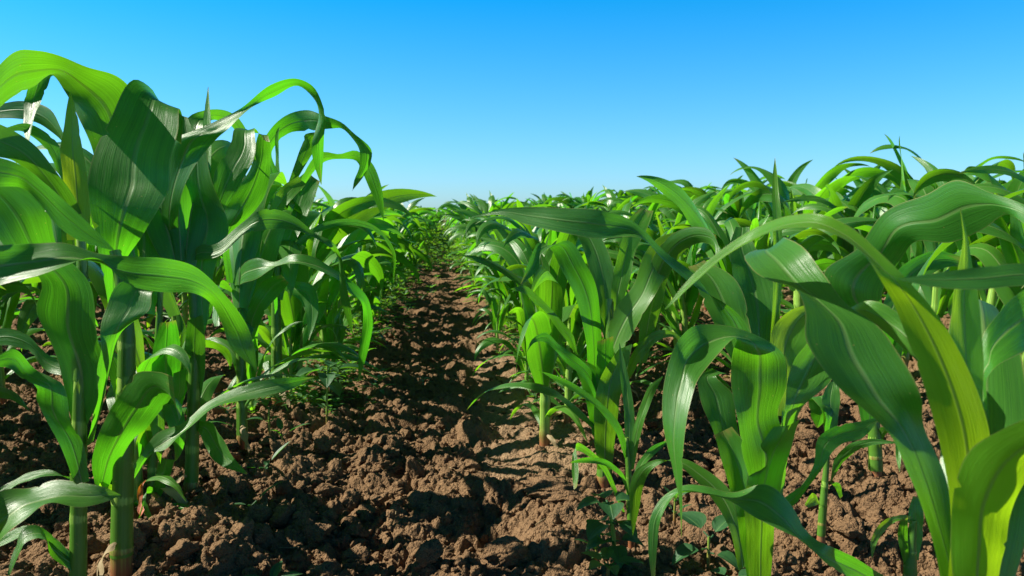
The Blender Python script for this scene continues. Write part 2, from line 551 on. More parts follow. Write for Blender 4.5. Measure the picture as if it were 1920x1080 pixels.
def traced(pts, ds, origin, wmax=None, fold=0.10, ruf=0.04, seed=0, nu=9):
    """Leaf from its two outlines (x1,y1,x2,y2 per station) and a depth per station; where the outline is narrower
    than the real blade there, the rest of the width goes into depth, so the blade keeps its true width."""
    P = np.array(pts, float)
    n0 = len(P)
    if len(ds) == 2:
        d = np.linspace(ds[0], ds[1], n0)
    else:
        d = np.interp(np.linspace(0, 1, n0), np.linspace(0, 1, len(ds)), ds)
    a = np.hypot(P[:, 2] - P[:, 0], P[:, 3] - P[:, 1]) * d / F
    if wmax is None:
        wmax = a.max() * 1.02
    mid = (P[:, 0:2] + P[:, 2:4]) / 2
    seg = np.concatenate([[0], np.cumsum(np.linalg.norm(np.diff(mid, axis=0), axis=1))])
    t = seg / seg[-1]
    prof = (0.40 + 0.60 * smooth(0, 0.22, t)) * np.clip(1 - np.clip((t - 0.35) / 0.66, 0, 1) ** 2.0, 0, 1)
    w = np.minimum(wmax * prof, wmax)
    dz = np.sqrt(np.clip(w * w - a * a, 0, None)) * 0.85
    ym = mid[:, 1]
    tilt = np.clip((P[:, 1] - P[:, 3]) / np.maximum(np.hypot(P[:, 0] - P[:, 2], P[:, 1] - P[:, 3]), 6) * 1.6 + 0.25, -1, 1)
    sgn = np.clip((ym - 390) / 60, -1, 1)
    k = tilt * np.where(np.abs(sgn) < 0.3, 0.3, sgn)
    k = np.convolve(np.pad(k, 1, mode="edge"), [0.25, 0.5, 0.25], "valid")
    dz = dz * k
    Q = np.column_stack([P, d, dz])
    n = max(30, min(90, int(seg[-1] / 8)))
    tt = np.linspace(0, 1, n)
    S = catmull(Q, tt)
    E1 = unproj(S[:, 0], S[:, 1], S[:, 4] - S[:, 5] / 2)
    E2 = unproj(S[:, 2], S[:, 3], S[:, 4] + S[:, 5] / 2)
    M = (E1 + E2) / 2
    tan = np.gradient(M, axis=0)
    side = E2 - E1
    W = np.linalg.norm(side, axis=1, keepdims=True)
    nrm = np.cross(tan, side)
    nrm /= np.maximum(np.linalg.norm(nrm, axis=1, keepdims=True), 1e-9)
    sg = np.clip(nrm[:, 2:3] * 3, -1, 1)
    u = np.linspace(0, 1, nu)
    prof_u = -(1 - np.abs(2 * u - 1) ** 1.4)
    V = E1[:, None, :] + side[:, None, :] * u[None, :, None]
    V = V + (nrm * sg * W * fold)[:, None, :] * prof_u[None, :, None]
    if ruf:
        g = np.random.default_rng(seed + 5)
        env = np.sin(np.pi * np.clip(tt, 0, 1)) ** 0.7
        r1 = np.sin(tt * g.uniform(16, 24) + g.uniform(0, 6)) * env
        r2 = np.sin(tt * g.uniform(16, 24) + g.uniform(0, 6)) * env
        e1 = np.clip(1 - 2 * u, 0, 1) ** 1.5
        e2 = np.clip(2 * u - 1, 0, 1) ** 1.5
        V = V + (nrm * W * ruf)[:, None, :] * (r1[:, None] * e1 + r2[:, None] * e2)[:, :, None]
    g = np.random.default_rng(seed + 77)
    wv = np.zeros((n, nu))
    for q in range(3):                                   # gentle buckling of the blade
        wv += np.sin(tt[:, None] * g.uniform(7, 20) + u[None, :] * g.uniform(-5, 5) + g.uniform(0, 6)) * np.cos(u[None, :] * g.uniform(2, 6) + g.uniform(0, 6)) / (1 + q * .5)
    V = V + nrm[:, None, :] * (W * 0.022 * np.sin(np.pi * tt)[:, None] ** .5)[:, :, None] * wv[:, :, None]
    for _ in range(g.integers(0, 4)):
        i, e = g.integers(6, n - 4), g.integers(0, 2)
        a_, b_ = (0, 1) if e == 0 else (nu - 1, nu - 2)
        V[i, a_] += (V[i, b_] - V[i, a_]) * g.uniform(.3, .9)
    return (V.reshape(-1, 3) - origin), grid_faces(n, nu), leaf_uv(n, nu)


def tube(path, rad, sides=14, nodes=()):
    path, rad = np.asarray(path, float), np.asarray(rad, float)
    n0 = len(path)
    n = 60 if n0 > 2 else 40
    T = np.linspace(0, n0 - 1, n)
    C = np.stack([np.interp(T, np.arange(n0), path[:, k]) for k in range(3)], -1)
    for _ in range(3):
        C[1:-1] = 0.25 * C[:-2] + 0.5 * C[1:-1] + 0.25 * C[2:]
    R = np.interp(T, np.arange(n0), rad)
    tt = T / T[-1]
    for q in nodes:
        R = R * (1 + 0.16 * np.exp(-((tt - q) / 0.012) ** 2))
    tan = np.gradient(C, axis=0)
    tan /= np.linalg.norm(tan, axis=1, keepdims=True)
    up = np.array([0.0, 1.0, 0.0]) if abs(tan[0][2]) > 0.5 else np.array([0.0, 0.0, 1.0])
    s = np.cross(tan, up)
    s /= np.linalg.norm(s, axis=1, keepdims=True)
    b = np.cross(tan, s)
    a = np.linspace(0, 2 * math.pi, sides, endpoint=False)
    V = C[:, None, :] + R[:, None, None] * (np.cos(a)[None, :, None] * s[:, None, :] + np.sin(a)[None, :, None] * b[:, None, :])
    uv = np.stack([np.tile(np.linspace(0, 1, sides), n), np.repeat(tt, sides)], -1)
    return V.reshape(-1, 3), grid_faces(n, sides, close=True), uv


def gen_leaf(z0, az, Ln, W, th0, th1, pw=1.5, curl=0.0, twist=0.0, ruf=0.05, kink=None, n=30, nu=7, seed=0, rolled=0.0, r0=0.008):
    g = np.random.default_rng(seed)
    t = np.linspace(0, 1, n)
    th = th0 + (th1 - th0) * t ** pw
    if kink:
        th = th + kink[1] * smooth(kink[0] - 0.06, kink[0] + 0.06, t)
    azt = az + curl * t ** 1.3
    dr = np.stack([np.sin(th) * np.cos(azt), np.sin(th) * np.sin(azt), np.cos(th)], -1)
    C = np.concatenate([[[0, 0, 0]], np.cumsum((dr[1:] + dr[:-1]) / 2 * (Ln / (n - 1)), axis=0)])
    C = C + np.array([r0 * math.cos(az), r0 * math.sin(az), z0])
    side = np.stack([-np.sin(azt), np.cos(azt), np.zeros(n)], -1)
    nrm = np.cross(dr, side)
    roll = twist * t ** 1.2 + 0.38 * np.sin(t * g.uniform(4, 8) + g.uniform(0, 6)) * t
    side, nrm = side * np.cos(roll)[:, None] + nrm * np.sin(roll)[:, None], nrm * np.cos(roll)[:, None] - side * np.sin(roll)[:, None]
    w = W * (0.42 + 0.58 * smooth(0, 0.25, t)) * np.clip(1 - np.clip((t - 0.28) / 0.72, 0, 1) ** 2.3, 0.0, 1) ** 0.95
    u = np.linspace(-1, 1, nu)
    cup = (0.42 - 0.30 * smooth(0, 0.35, t)) + rolled
    w = w * (1 - 0.35 * rolled)
    up = np.abs(u) ** 1.4
    V = C[:, None, :] + (w / 2)[:, None, None] * (u[None, :, None] * side[:, None, :])
    V = V - (w * cup)[:, None, None] * up[None, :, None] * nrm[:, None, :]
    env = np.sin(math.pi * np.clip(t, 0, 1)) ** 0.6
    f1, f2 = g.uniform(13, 24), g.uniform(13, 24)
    r = np.where(u[None, :] < 0, np.sin(t * f1 + g.uniform(0, 6))[:, None], np.sin(t * f2 + g.uniform(0, 6))[:, None])
    V = V + (r * env[:, None] * (np.abs(u) ** 1.6)[None, :] * (W * ruf))[:, :, None] * nrm[:, None, :]
    return V.reshape(-1, 3), grid_faces(n, nu), leaf_uv(n, nu)


R_ = math.radians


def plant_spec(seed, style):
    """List of leaf keyword sets plus stalk height for one generic maize plant about 0.7 m tall."""
    g = random.Random(seed)
    az = g.uniform(0, 6.28)
    leaves = []
    hs = g.uniform(0.30, 0.37)
    nl = g.randint(10, 12)
    for k in range(nl):
        f = k / (nl - 1)
        z = 0.035 + (hs - 0.035) * f ** 0.9
        a = az + math.pi * (k % 2) + g.uniform(-0.5, 0.5)
        if f < 0.3:
            leaves.append(dict(z0=z, az=a, Ln=g.uniform(0.20, 0.36), W=g.uniform(0.024, 0.042), th0=R_(g.uniform(35, 60)), th1=R_(g.uniform(125, 165)), pw=1.1, curl=g.uniform(-.7, .7), twist=g.uniform(-1.0, 1.0), seed=seed * 31 + k, y=g.uniform(0, .35)))
        elif f < 0.86:
            kink = (g.uniform(.4, .7), R_(g.uniform(20, 60))) if g.random() < .5 else None
            leaves.append(dict(z0=z, az=a, Ln=g.uniform(0.42, 0.60), W=g.uniform(0.050, 0.082), th0=R_(g.uniform(9, 26)), th1=R_(g.uniform(55, 100) if g.random() < .3 else g.uniform(120, 180)), pw=g.uniform(1.5, 2.8), curl=g.uniform(-.9, .9), twist=g.uniform(-1.9, 1.9), ruf=g.uniform(.05, .11), kink=kink, seed=seed * 31 + k, y=g.uniform(0, .15)))
        else:
            leaves.append(dict(z0=z, az=a, Ln=g.uniform(0.36, 0.46), W=g.uniform(0.052, 0.070), th0=R_(g.uniform(6, 18)), th1=R_(g.uniform(120, 175)), pw=2.0, curl=g.uniform(-.6, .6), twist=g.uniform(-1.3, 1.3), ruf=.08, seed=seed * 31 + k, y=g.uniform(0, .18)))
    leaves.append(dict(z0=hs - 0.01, az=az + 1.2, Ln=g.uniform(0.18, 0.27), W=0.032, th0=R_(2), th1=R_(g.uniform(10, 60)), pw=1.5, rolled=0.5, ruf=0.0, seed=seed * 31 + 40, y=g.uniform(.2, .6)))
    return hs, leaves


def spec_mesh(kw, n, nu):
    kw = {k: v for k, v in kw.items() if k != "y"}
    return gen_leaf(n=n, nu=nu, **kw)


def stalk_mesh(hs, r=0.0125, bend=(0, 0)):
    z = np.array([-0.04, 0.0, hs * 0.4, hs * 0.75, hs + 0.03])
    path = np.stack([bend[0] * (z / hs) ** 2, bend[1] * (z / hs) ** 2, z], -1)
    return tube(path, [r * 1.08, r * 1.05, r, r * 0.85, r * 0.45], 12, nodes=(0.16, 0.3, 0.46, 0.64))


NT = 9
TEMPL = []
for k in range(NT):
    hs, leaves = plant_spec(1000 + k * 17, 0)
    wl = [(mesh_np("withered_leaf", *gen_leaf(z0=.03, az=RNG.uniform(0, 6.28), Ln=RNG.uniform(.07, .13), W=RNG.uniform(.010, .018), th0=R_(70), th1=R_(175), pw=.6, twist=2.0, curl=.8, ruf=.25, n=16, nu=5, seed=k), mat=WITHER), 0) for _ in range(1 + k % 2)]
    sm = mesh_np("stalk", *stalk_mesh(hs, RNG.uniform(0.0105, 0.0145)), mat=STALK)
    lm = [(mesh_np("leaf", *spec_mesh(kw, 30, 7), mat=LEAF), kw["y"]) for kw in leaves]
    # the whole plant as one light mesh, for plants too far away to show their parts
    Vs, Fs, Us, off = [], [], [], 0
    for kw in leaves:
        V, Fc, U = spec_mesh(kw, 14, 3)
        Vs.append(V); Fs.append(Fc + off); Us.append(U); off += len(V)
    z = np.array([-0.02, hs])
    V, Fc, U = tube(np.stack([z * 0, z * 0, z], -1), [0.012, 0.008], 5)
    V = V.reshape(40, 5, 3)[::13].reshape(-1, 3); U = U.reshape(40, 5, 2)[::13].reshape(-1, 2)
    nst = len(V)
    Vs.append(V); Fs.append(grid_faces(nst // 5, 5, close=True) + off); Us.append(U)
    TEMPL.append(dict(wither=wl, stalk=sm, leaves=lm, low=(np.concatenate(Vs), np.concatenate(Fs), np.concatenate(Us))))

MAT_YOUNG = lambda o, y: setattr(o, "color", (1 - y, 1, 1, 1))


def place_plant(k, x, y, s, rz, label, group, parts=True, lean=(0, 0)):
    T = TEMPL[k]
    e = link("maize_plant", None, loc=(x, y, -0.012))
    e.scale = (s, s, s)
    e.rotation_euler = (lean[0], lean[1], rz)
    link("stalk", T["stalk"], e)
    for me, yy in T["wither"]:
        link("withered_leaf", me, e)
    for me, yy in T["leaves"]:
        MAT_YOUNG(link("leaf", me, e), min(1, yy + max(0, RNG.uniform(-.1, .12))))
    tag(e, label, "maize plant", group)
    return e


def sheath_mesh(path, radii, a, b, az, flare=1.5):
    """Leaf sheath wrapped round the stalk between the heights a and b, its two edges overlapping, mouth slanted and flared."""
    path, radii = np.asarray(path, float), np.asarray(radii, float)
    n, m = 16, 22
    ang = np.linspace(0, 1, m) * R_(385) + az
    rows = []
    for i in range(n):
        f = i / (n - 1)
        row = []
        for j in range(m):
            mouth = 0.5 - 0.5 * math.cos((ang[j] - az) / R_(385) * 2 * math.pi)       # higher opposite the overlap
            z = a + (b - a) * f * (0.72 + 0.28 * mouth)
            c = np.array([np.interp(z, path[:, 2], path[:, k]) for k in range(3)])
            r = np.interp(z, path[:, 2], radii) * (1.05 + 0.07 * j / (m - 1) + (flare - 1) * max(0, f - .7) ** 2 * 6 * mouth * .5)
            row.append(c + r * np.array([math.cos(ang[j]), math.sin(ang[j]), 0]))
        rows.append(row)
    V = np.array(rows).reshape(-1, 3)
    uv = np.stack([np.tile(np.linspace(0.03, 0.47, m), n), np.repeat(np.linspace(0, .5, n), m)], -1)
    return V, grid_faces(n, m), uv


# ------------------------------------------------------------------ foreground plants
class Hero:
    def __init__(self, bx, by, label, group="large maize plants in the foreground", stalk=None, r=12, d=None, name="maize_plant", cat="maize plant"):
        g, dep = ground_at(bx, by)
        if d is not None:
            g = unproj(bx, by, d); g[2] = 0; dep = d
        self.o = g.copy(); self.o[2] = 0.0
        self.d = dep
        self.e = link(name, None, loc=self.o)
        tag(self.e, label, cat, group)
        self.k = 0
        if stalk is not None:
            pts = [unproj(px, py, dd if dd else dep) for px, py, dd in stalk]
            base = self.o + np.array([0, 0, -0.05])
            path = np.array([base, self.o + np.array([0, 0, 0.005])] + pts) - self.o
            r *= .84
            rr = np.array([r * 1.1, r * 1.08] + [r * q for q in np.linspace(1.0, 0.55, len(pts))]) * dep / F
            link("stalk", mesh_np("stalk", *tube(path, rr, 16, nodes=(0.22, 0.36, 0.5, 0.66)), mat=STALK), self.e)
            top = path[-1][2]
            for q, (a_, b_) in enumerate(((.05, .37), (.34, .64), (.61, .99))):
                so_ = link("leaf_sheath", mesh_np("leaf_sheath", *sheath_mesh(path, rr, a_ * top, b_ * top, -1.2 + q * 2.6 + bx * .01), mat=SHEATH), self.e)
                MAT_YOUNG(so_, .35)

    def leaf(self, ds, pts, y=0.0, mat=None, label=None, **kw):
        self.k += 1
        V, Fc, U = traced([p for p in pts], ds, self.o, seed=self.k * 13 + int(pts[0][0]) % 97, **kw)
        o = link("leaf", mesh_np("leaf", V, Fc, U, mat=mat or LEAF), self.e)
        MAT_YOUNG(o, y)
        if label:
            o["label"] = label
        return o

    def extra(self, y=0.05, **kw):
        self.k += 1
        o = link("leaf", mesh_np("leaf", *gen_leaf(seed=self.k * 7 + 3, **kw), mat=LEAF), self.e)
        MAT_YOUNG(o, y)
        return o


HL = "large maize plants at the front of the left-hand row"
HR = "large maize plants at the front of the right-hand row"

build_litter()
# ---- Z: plant just beyond the left edge of the frame, only its leaves reach in
Z = Hero(-70, 1400, "nearest maize plant at the left edge, only its long twisted leaves reaching into view", HL, stalk=[(-75, 1000, .72), (-80, 700, .73), (-85, 460, .74)], r=22, d=.72)
Z.leaf([.76, .80], [(-85, 420, -70, 420), (-85, 300, -85, 352), (0, 296, 0, 350), (40, 309, 40, 351), (85, 345, 73, 380), (122, 377, 105, 420), (165, 417, 150, 452), (215, 469, 213, 470)])
Z.leaf([.76, .76, .78, .84, .92, .93], [(-95, 520, -85, 560), (-60, 468, -60, 555), (0, 460, 0, 535), (60, 454, 60, 518), (120, 456, 125, 499), (180, 478, 182, 490), (240, 480, 235, 528), (310, 484, 300, 547), (370, 503, 362, 550), (430, 562, 398, 572), (462, 608, 416, 607), (478, 656, 434, 652), (482, 702, 478, 692)])
Z.leaf([.75, .80], [(-80, 1010, -75, 1060), (-50, 950, -50, 1070), (0, 925, 0, 1017), (45, 912, 45, 972), (100, 903, 95, 945), (160, 905, 160, 950), (200, 915, 195, 942), (227, 928, 227, 929)], y=.1)

# ---- A
A = Hero(146, 1152, "tall maize plant near the left edge, pale stalk, yellow upright new leaf", HL, stalk=[(147, 1000, 0), (149, 800, 0), (152, 640, 0), (155, 500, 0), (150, 430, 0)], r=16)
A.leaf([A.d, .98, .94, .92], [(136, 800, 162, 800), (112, 690, 196, 720), (72, 590, 186, 640), (78, 530, 172, 540), (25, 480, 108, 462), (-20, 420, 88, 390), (-60, 360, 25, 340), (-110, 330, -50, 290)], fold=.06)
A.leaf([1.0, 1.02], [(126, 450, 170, 450), (118, 335, 167, 362), (114, 280, 156, 285), (122, 222, 146, 222), (131, 171, 132, 170)], y=1.0, wmax=.05)
A.leaf([1.02, .98, .95], [(165, 470, 120, 480), (152, 395, 105, 388), (112, 330, 70, 335), (62, 270, 28, 302), (0, 233, -12, 292), (-60, 222, -60, 275)])
A.leaf([1.0, 1.02], [(150, 722, 150, 738), (130, 688, 133, 711), (90, 665, 88, 696), (50, 627, 55, 660), (20, 616, 20, 648), (-30, 620, -30, 652)])
A.leaf([.99, .96], [(140, 908, 168, 902), (113, 835, 156, 832), (68, 752, 132, 785), (70, 728, 118, 722), (40, 708, 62, 690), (15, 690, 30, 655), (-30, 690, -20, 678)])
A.leaf([1.0, .98, 1.0], [(160, 838, 175, 826), (180, 760, 206, 702), (188, 662, 230, 620), (196, 582, 281, 580), (235, 527, 285, 548), (262, 530, 290, 541)])
A.leaf([.99, .95], [(140, 1050, 142, 1075), (105, 1010, 95, 1040), (75, 986, 85, 1010), (42, 992, 50, 1016), (26, 1032, 38, 1035), (14, 1075, 18, 1080)], wmax=.03)
A.leaf([.99, 1.0], [(138, 1040, 138, 1060), (85, 998, 85, 1012), (50, 985, 50, 1004), (0, 1008, 0, 1025), (-30, 1030, -30, 1034)], wmax=.03)
A.leaf([1.02, 1.0], [(140, 905, 142, 895), (90, 880, 92, 892), (40, 893, 42, 906), (0, 915, 0, 926), (-20, 930, -20, 932)], wmax=.025)

# ---- B
B = Hero(228, 1070, "maize plant with the thickest stalk, one broad dark leaf standing up against the sky", HL, stalk=[(229, 960, 0), (234, 800, 0), (238, 640, 0), (228, 520, 0), (215, 470, 0)], r=21)
B.leaf([1.15, 1.12, 1.1, 1.12, 1.14, 1.22, 1.28], [(212, 640, 236, 640), (190, 500, 236, 490), (175, 420, 275, 430), (166, 360, 312, 360), (178, 275, 322, 300), (206, 222, 333, 245), (256, 150, 337, 206), (285, 168, 342, 225), (295, 225, 340, 270)], fold=.07)
B.leaf([1.2, 1.18, 1.1, 1.0, .96], [(185, 360, 215, 360), (157, 236, 243, 168), (122, 178, 196, 130), (94, 138, 142, 116), (60, 163, 76, 97), (22, 184, 32, 94), (-20, 220, -8, 132), (-60, 300, -50, 240)], fold=.05)
B.leaf([1.12, 1.05, 1.0], [(178, 908, 204, 912), (173, 862, 236, 842), (190, 802, 272, 806), (222, 745, 306, 765), (262, 697, 331, 742), (300, 697, 342, 765), (324, 706, 336, 790)])
B.leaf([1.15, 1.2], [(205, 380, 160, 400), (130, 300, 118, 318), (120, 243, 116, 264), (95, 206, 88, 240), (50, 190, 55, 226), (0, 196, 0, 222), (-60, 215, -60, 235)])
B.leaf([1.15, 1.12], [(150, 370, 140, 385), (120, 310, 112, 328), (110, 272, 94, 292), (80, 244, 70, 263), (45, 231, 40, 246), (10, 240, 12, 248)])
B.leaf([1.22, 1.1], [(130, 160, 100, 130), (98, 142, 70, 122), (90, 160, 62, 142), (76, 192, 45, 192), (62, 228, 46, 250), (54, 275, 52, 275)])
B.leaf([1.13, 1.22], [(240, 905, 250, 900), (262, 855, 286, 850), (292, 816, 312, 843), (337, 796, 342, 812), (385, 755, 395, 769), (430, 733, 430, 755), (480, 716, 490, 744), (540, 708, 545, 730), (589, 707, 589, 708)], wmax=.045)
B.leaf([1.13, 1.1], [(225, 945, 232, 930), (205, 930, 208, 908), (190, 925, 188, 905), (185, 930, 184, 925)], wmax=.02, y=.5)

# ---- C: thin ragged plant
C_ = Hero(288, 958, "thin maize plant with torn leaves and a red dying leaf at its foot", HL, stalk=[(286, 860, 0), (290, 760, 0), (296, 640, 0), (302, 540, 0)], r=10)
C_.leaf([C_.d, 1.3], [(284, 942, 294, 945), (290, 900, 314, 905), (300, 856, 328, 862)], wmax=.03)
C_.leaf([1.33, 1.22], [(300, 948, 300, 943), (340, 955, 345, 945), (375, 975, 383, 965), (400, 1000, 409, 996), (411, 1020, 412, 1020)], wmax=.022)
C_.leaf([1.32, 1.25], [(287, 925, 289, 915), (275, 925, 280, 912), (266, 950, 272, 950), (256, 985, 258, 985)], wmax=.014)
C_.leaf([1.32, 1.28], [(292, 950, 300, 945), (300, 975, 310, 975), (305, 1000, 312, 1000), (308, 1040, 309, 1040)], wmax=.02)
C_.leaf([1.3, 1.26], [(272, 900, 275, 900), (264, 908, 270, 906), (257, 930, 268, 931), (260, 945, 266, 945), (257, 956, 271, 954), (263, 968, 264, 968)], mat=DRY, label="shrivelled red and orange leaf", wmax=.012)
C_.leaf([1.34, 1.28], [(292, 800, 300, 800), (285, 720, 335, 715), (288, 650, 338, 640), (300, 605, 330, 600)], wmax=.05)
C_.leaf([1.34, 1.30], [(296, 790, 304, 795), (318, 770, 332, 765), (322, 742, 345, 735), (325, 700, 350, 690)], wmax=.05)

# ---- D
D_ = Hero(358, 934, "maize plant whose longest leaf arches highest into the sky", HL, stalk=[(360, 860, 0), (363, 740, 0), (366, 620, 0), (360, 520, 0), (350, 440, 0)], r=13.5)
D_.leaf([1.4, 1.36, 1.34, 1.36, 1.4, 1.44], [(345, 520, 362, 520), (306, 430, 335, 440), (304, 380, 338, 380), (308, 310, 372, 302), (318, 266, 402, 264), (385, 238, 432, 236), (450, 204, 476, 200), (508, 160, 516, 180), (560, 147, 560, 163), (590, 163, 587, 186), (609, 208, 597, 216), (608, 255, 584, 276), (606, 300, 590, 312), (603, 346, 602, 346)])
D_.leaf([1.4, 1.42], [(372, 610, 388, 610), (352, 490, 405, 495), (345, 405, 429, 430), (343, 342, 398, 342), (355, 290, 387, 282), (372, 255, 392, 242)])
D_.leaf([1.4, 1.36, 1.4, 1.5], [(355, 500, 350, 490), (372, 462, 366, 488), (400, 459, 405, 483), (445, 425, 460, 438), (483, 397, 475, 434), (520, 393, 520, 429), (560, 411, 560, 434), (590, 438, 590, 447), (627, 457, 618, 464), (640, 483, 632, 480), (645, 516, 636, 516), (656, 565, 639, 562), (662, 628, 661, 628)])
D_.leaf([1.41, 1.34], [(365, 792, 366, 805), (386, 789, 374, 812), (411, 812, 389, 846), (436, 855, 414, 873), (464, 887, 462, 889)], wmax=.035)
D_.leaf([1.42, 1.42, 1.5], [(396, 500, 412, 500), (394, 400, 420, 400), (406, 318, 459, 332), (434, 265, 480, 277), (444, 240, 478, 240), (462, 242, 486, 250)])
D_.leaf([1.41, 1.38], [(362, 760, 374, 760), (345, 700, 385, 690), (347, 640, 384, 630), (352, 600, 380, 590)])
D_.leaf([1.42, 1.46], [(345, 430, 355, 430), (340, 330, 372, 330), (336, 250, 365, 260), (338, 215, 352, 220)], y=.2)
D_.leaf([1.45, 1.5], [(380, 430, 392, 430), (383, 300, 396, 300), (380, 240, 396, 240), (390, 163, 391, 163)], wmax=.03, y=.3)
D_.leaf([1.45, 1.6], [(365, 420, 378, 420), (350, 300, 380, 290), (360, 215, 392, 228), (395, 205, 402, 225), (440, 215, 432, 235), (470, 260, 450, 262), (480, 300, 478, 300)])

# ---- E
E_ = Hero(455, 834, "maize plant at the path edge with bare pale stalk, leaves hanging over the path", HL, stalk=[(453, 740, 0), (451, 640, 0), (450, 540, 0), (456, 450, 0)], r=10.5)
E_.leaf([1.73, 1.6, 1.62, 1.7], [(440, 535, 445, 545), (455, 497, 452, 532), (478, 484, 478, 524), (513, 490, 516, 501), (547, 478, 555, 496), (587, 483, 590, 504), (620, 500, 618, 514), (640, 512, 635, 523), (656, 524, 654, 547), (688, 557, 677, 568), (699, 600, 681, 602), (693, 645, 673, 655), (673, 716, 672, 713)])
E_.leaf([1.72, 1.62], [(425, 530, 437, 530), (414, 435, 440, 435), (417, 402, 482, 390), (448, 350, 505, 337), (472, 310, 507, 292), (481, 264, 506, 266), (486, 249, 502, 252), (494, 262, 506, 266)])
E_.leaf([1.74, 1.7], [(468, 648, 474, 642), (458, 597, 489, 602), (475, 557, 504, 574), (498, 524, 531, 545), (527, 515, 542, 530)])
E_.leaf([1.74, 1.6], [(448, 560, 440, 550), (420, 525, 405, 540), (408, 560, 398, 590), (412, 610, 402, 612)])
E_.leaf([1.75, 1.85], [(455, 470, 462, 470), (500, 400, 515, 412), (535, 345, 560, 360), (560, 330, 575, 345)], y=.3)

# ---- F: behind, arching against the sky
F_ = Hero(520, 762, "maize plant whose two leaves bow over together against the sky beside the path", HL, stalk=[(519, 680, 0), (517, 560, 0), (520, 460, 0), (522, 380, 0)], r=11)
F_.leaf([2.05, 1.98, 1.95, 2.0], [(515, 420, 530, 420), (500, 340, 525, 335), (495, 262, 510, 282), (530, 220, 542, 250), (576, 206, 585, 245), (604, 216, 622, 241), (640, 228, 642, 241), (665, 250, 660, 259), (697, 282, 675, 287), (695, 305, 674, 312), (679, 335, 664, 339), (660, 358, 661, 358)])
F_.leaf([2.05, 2.1, 2.15], [(528, 420, 540, 420), (560, 345, 568, 352), (606, 285, 615, 301), (635, 289, 640, 299), (668, 282, 667, 301), (697, 305, 679, 322), (714, 345, 690, 347), (719, 375, 703, 377), (720, 413, 719, 413)])
F_.leaf([2.05, 1.92], [(520, 400, 530, 405), (540, 345, 549, 352), (552, 310, 569, 316), (567, 270, 589, 281), (576, 250, 596, 256), (590, 248, 600, 258)])
F_.leaf([2.0, 1.95], [(520, 580, 515, 590), (527, 520, 519, 536), (560, 528, 544, 551), (586, 535, 561, 562), (597, 570, 571, 582), (590, 610, 577, 616), (579, 638, 578, 638)])
F_.leaf([2.06, 2.15], [(515, 500, 530, 500), (530, 420, 570, 420), (545, 350, 590, 370), (575, 320, 600, 340)])
F_.leaf([2.06, 2.2], [(530, 480, 540, 480), (600, 420, 610, 430), (660, 410, 655, 422), (705, 425, 700, 432), (740, 470, 734, 472), (738, 530, 737, 530)])
F_.extra(z0=.10, az=-.4, Ln=.30, W=.035, th0=R_(40), th1=R_(140), pw=1.2)
F_.extra(z0=.16, az=2.6, Ln=.42, W=.05, th0=R_(30), th1=R_(130), pw=1.3)

for h_ in (A, B, C_, D_, E_, F_):
    h_.k += 1
    link("withered_leaf", mesh_np("withered_leaf", *gen_leaf(z0=.045, az=RNG.uniform(-2.5, 0), Ln=.10, W=.015, th0=R_(60), th1=R_(178), pw=.6, twist=2.2, curl=.8, ruf=.25, n=18, nu=5, seed=h_.k + 50), mat=WITHER), h_.e)
for h_, sc in ((C_, .9), (D_, 1.05), (E_, 1.0), (F_, 1.0)):
    for j in range(6):
        up = j < 4
        h_.extra(z0=RNG.uniform(.22, .42) if up else RNG.uniform(.06, .2), az=RNG.uniform(1.2, 2.8) if up else RNG.uniform(0, 6.28), Ln=RNG.uniform(.38, .52) * sc if up else RNG.uniform(.16, .28), W=RNG.uniform(.055, .075) if up else RNG.uniform(.025, .04), th0=R_(RNG.uniform(8, 24)) if up else R_(RNG.uniform(25, 50)), th1=R_(RNG.uniform(95, 150)), curl=RNG.uniform(-.5, .5), twist=RNG.uniform(-.9, .9), y=RNG.uniform(0, .25))
# ---- right-hand row
# ---- P: nearest on the right
P_ = Hero(1812, 1700, "nearest maize plant on the right, lime green in the backlight, its long leaf arching across", HR, stalk=[(1812, 1300, .6), (1815, 1050, .61), (1818, 900, .62)], r=30, d=.6)
P_.leaf([.60, .58, .56, .55, .57, .60, .66, .70], [(1775, 1120, 1840, 1120), (1780, 916, 1851, 900), (1743, 762, 1851, 790), (1704, 640, 1800, 660), (1669, 557, 1737, 565), (1635, 501, 1688, 512), (1605, 467, 1642, 465), (1567, 441, 1602, 427), (1519, 426, 1540, 400), (1462, 430, 1490, 402), (1395, 460, 1425, 425), (1301, 531, 1300, 514), (1249, 581, 1246, 579)], y=.75)
P_.leaf([.60, .60, .60, .61, .63, .68, .74, .80], [(1770, 1130, 1830, 1130), (1750, 1017, 1796, 1030), (1703, 890, 1768, 880), (1672, 815, 1736, 800), (1562, 719, 1724, 742), (1515, 640, 1691, 675), (1510, 580, 1643, 606), (1492, 546, 1587, 569), (1440, 527, 1540, 510), (1405, 498, 1497, 458), (1396, 478, 1469, 445), (1420, 468, 1480, 452), (1440, 490, 1490, 475)], y=.08)
P_.leaf([.58, .54, .48], [(1790, 1130, 1862, 1130), (1783, 1010, 1882, 1040), (1790, 908, 1894, 970), (1830, 835, 1926, 892), (1920, 786, 1990, 850), (2010, 770, 2050, 840)], y=.9)
P_.leaf([.62, .64], [(1798, 880, 1840, 880), (1786, 700, 1843, 710), (1781, 617, 1842, 629), (1787, 555, 1833, 555), (1797, 500, 1824, 500), (1805, 450, 1815, 450), (1800, 391, 1802, 391)], y=.8, wmax=.03)
P_.leaf([.64, .70], [(1835, 760, 1850, 770), (1844, 628, 1862, 690), (1886, 572, 1902, 668), (1930, 535, 1946, 640), (2000, 500, 2010, 580), (2060, 540, 2060, 560)], y=.2)
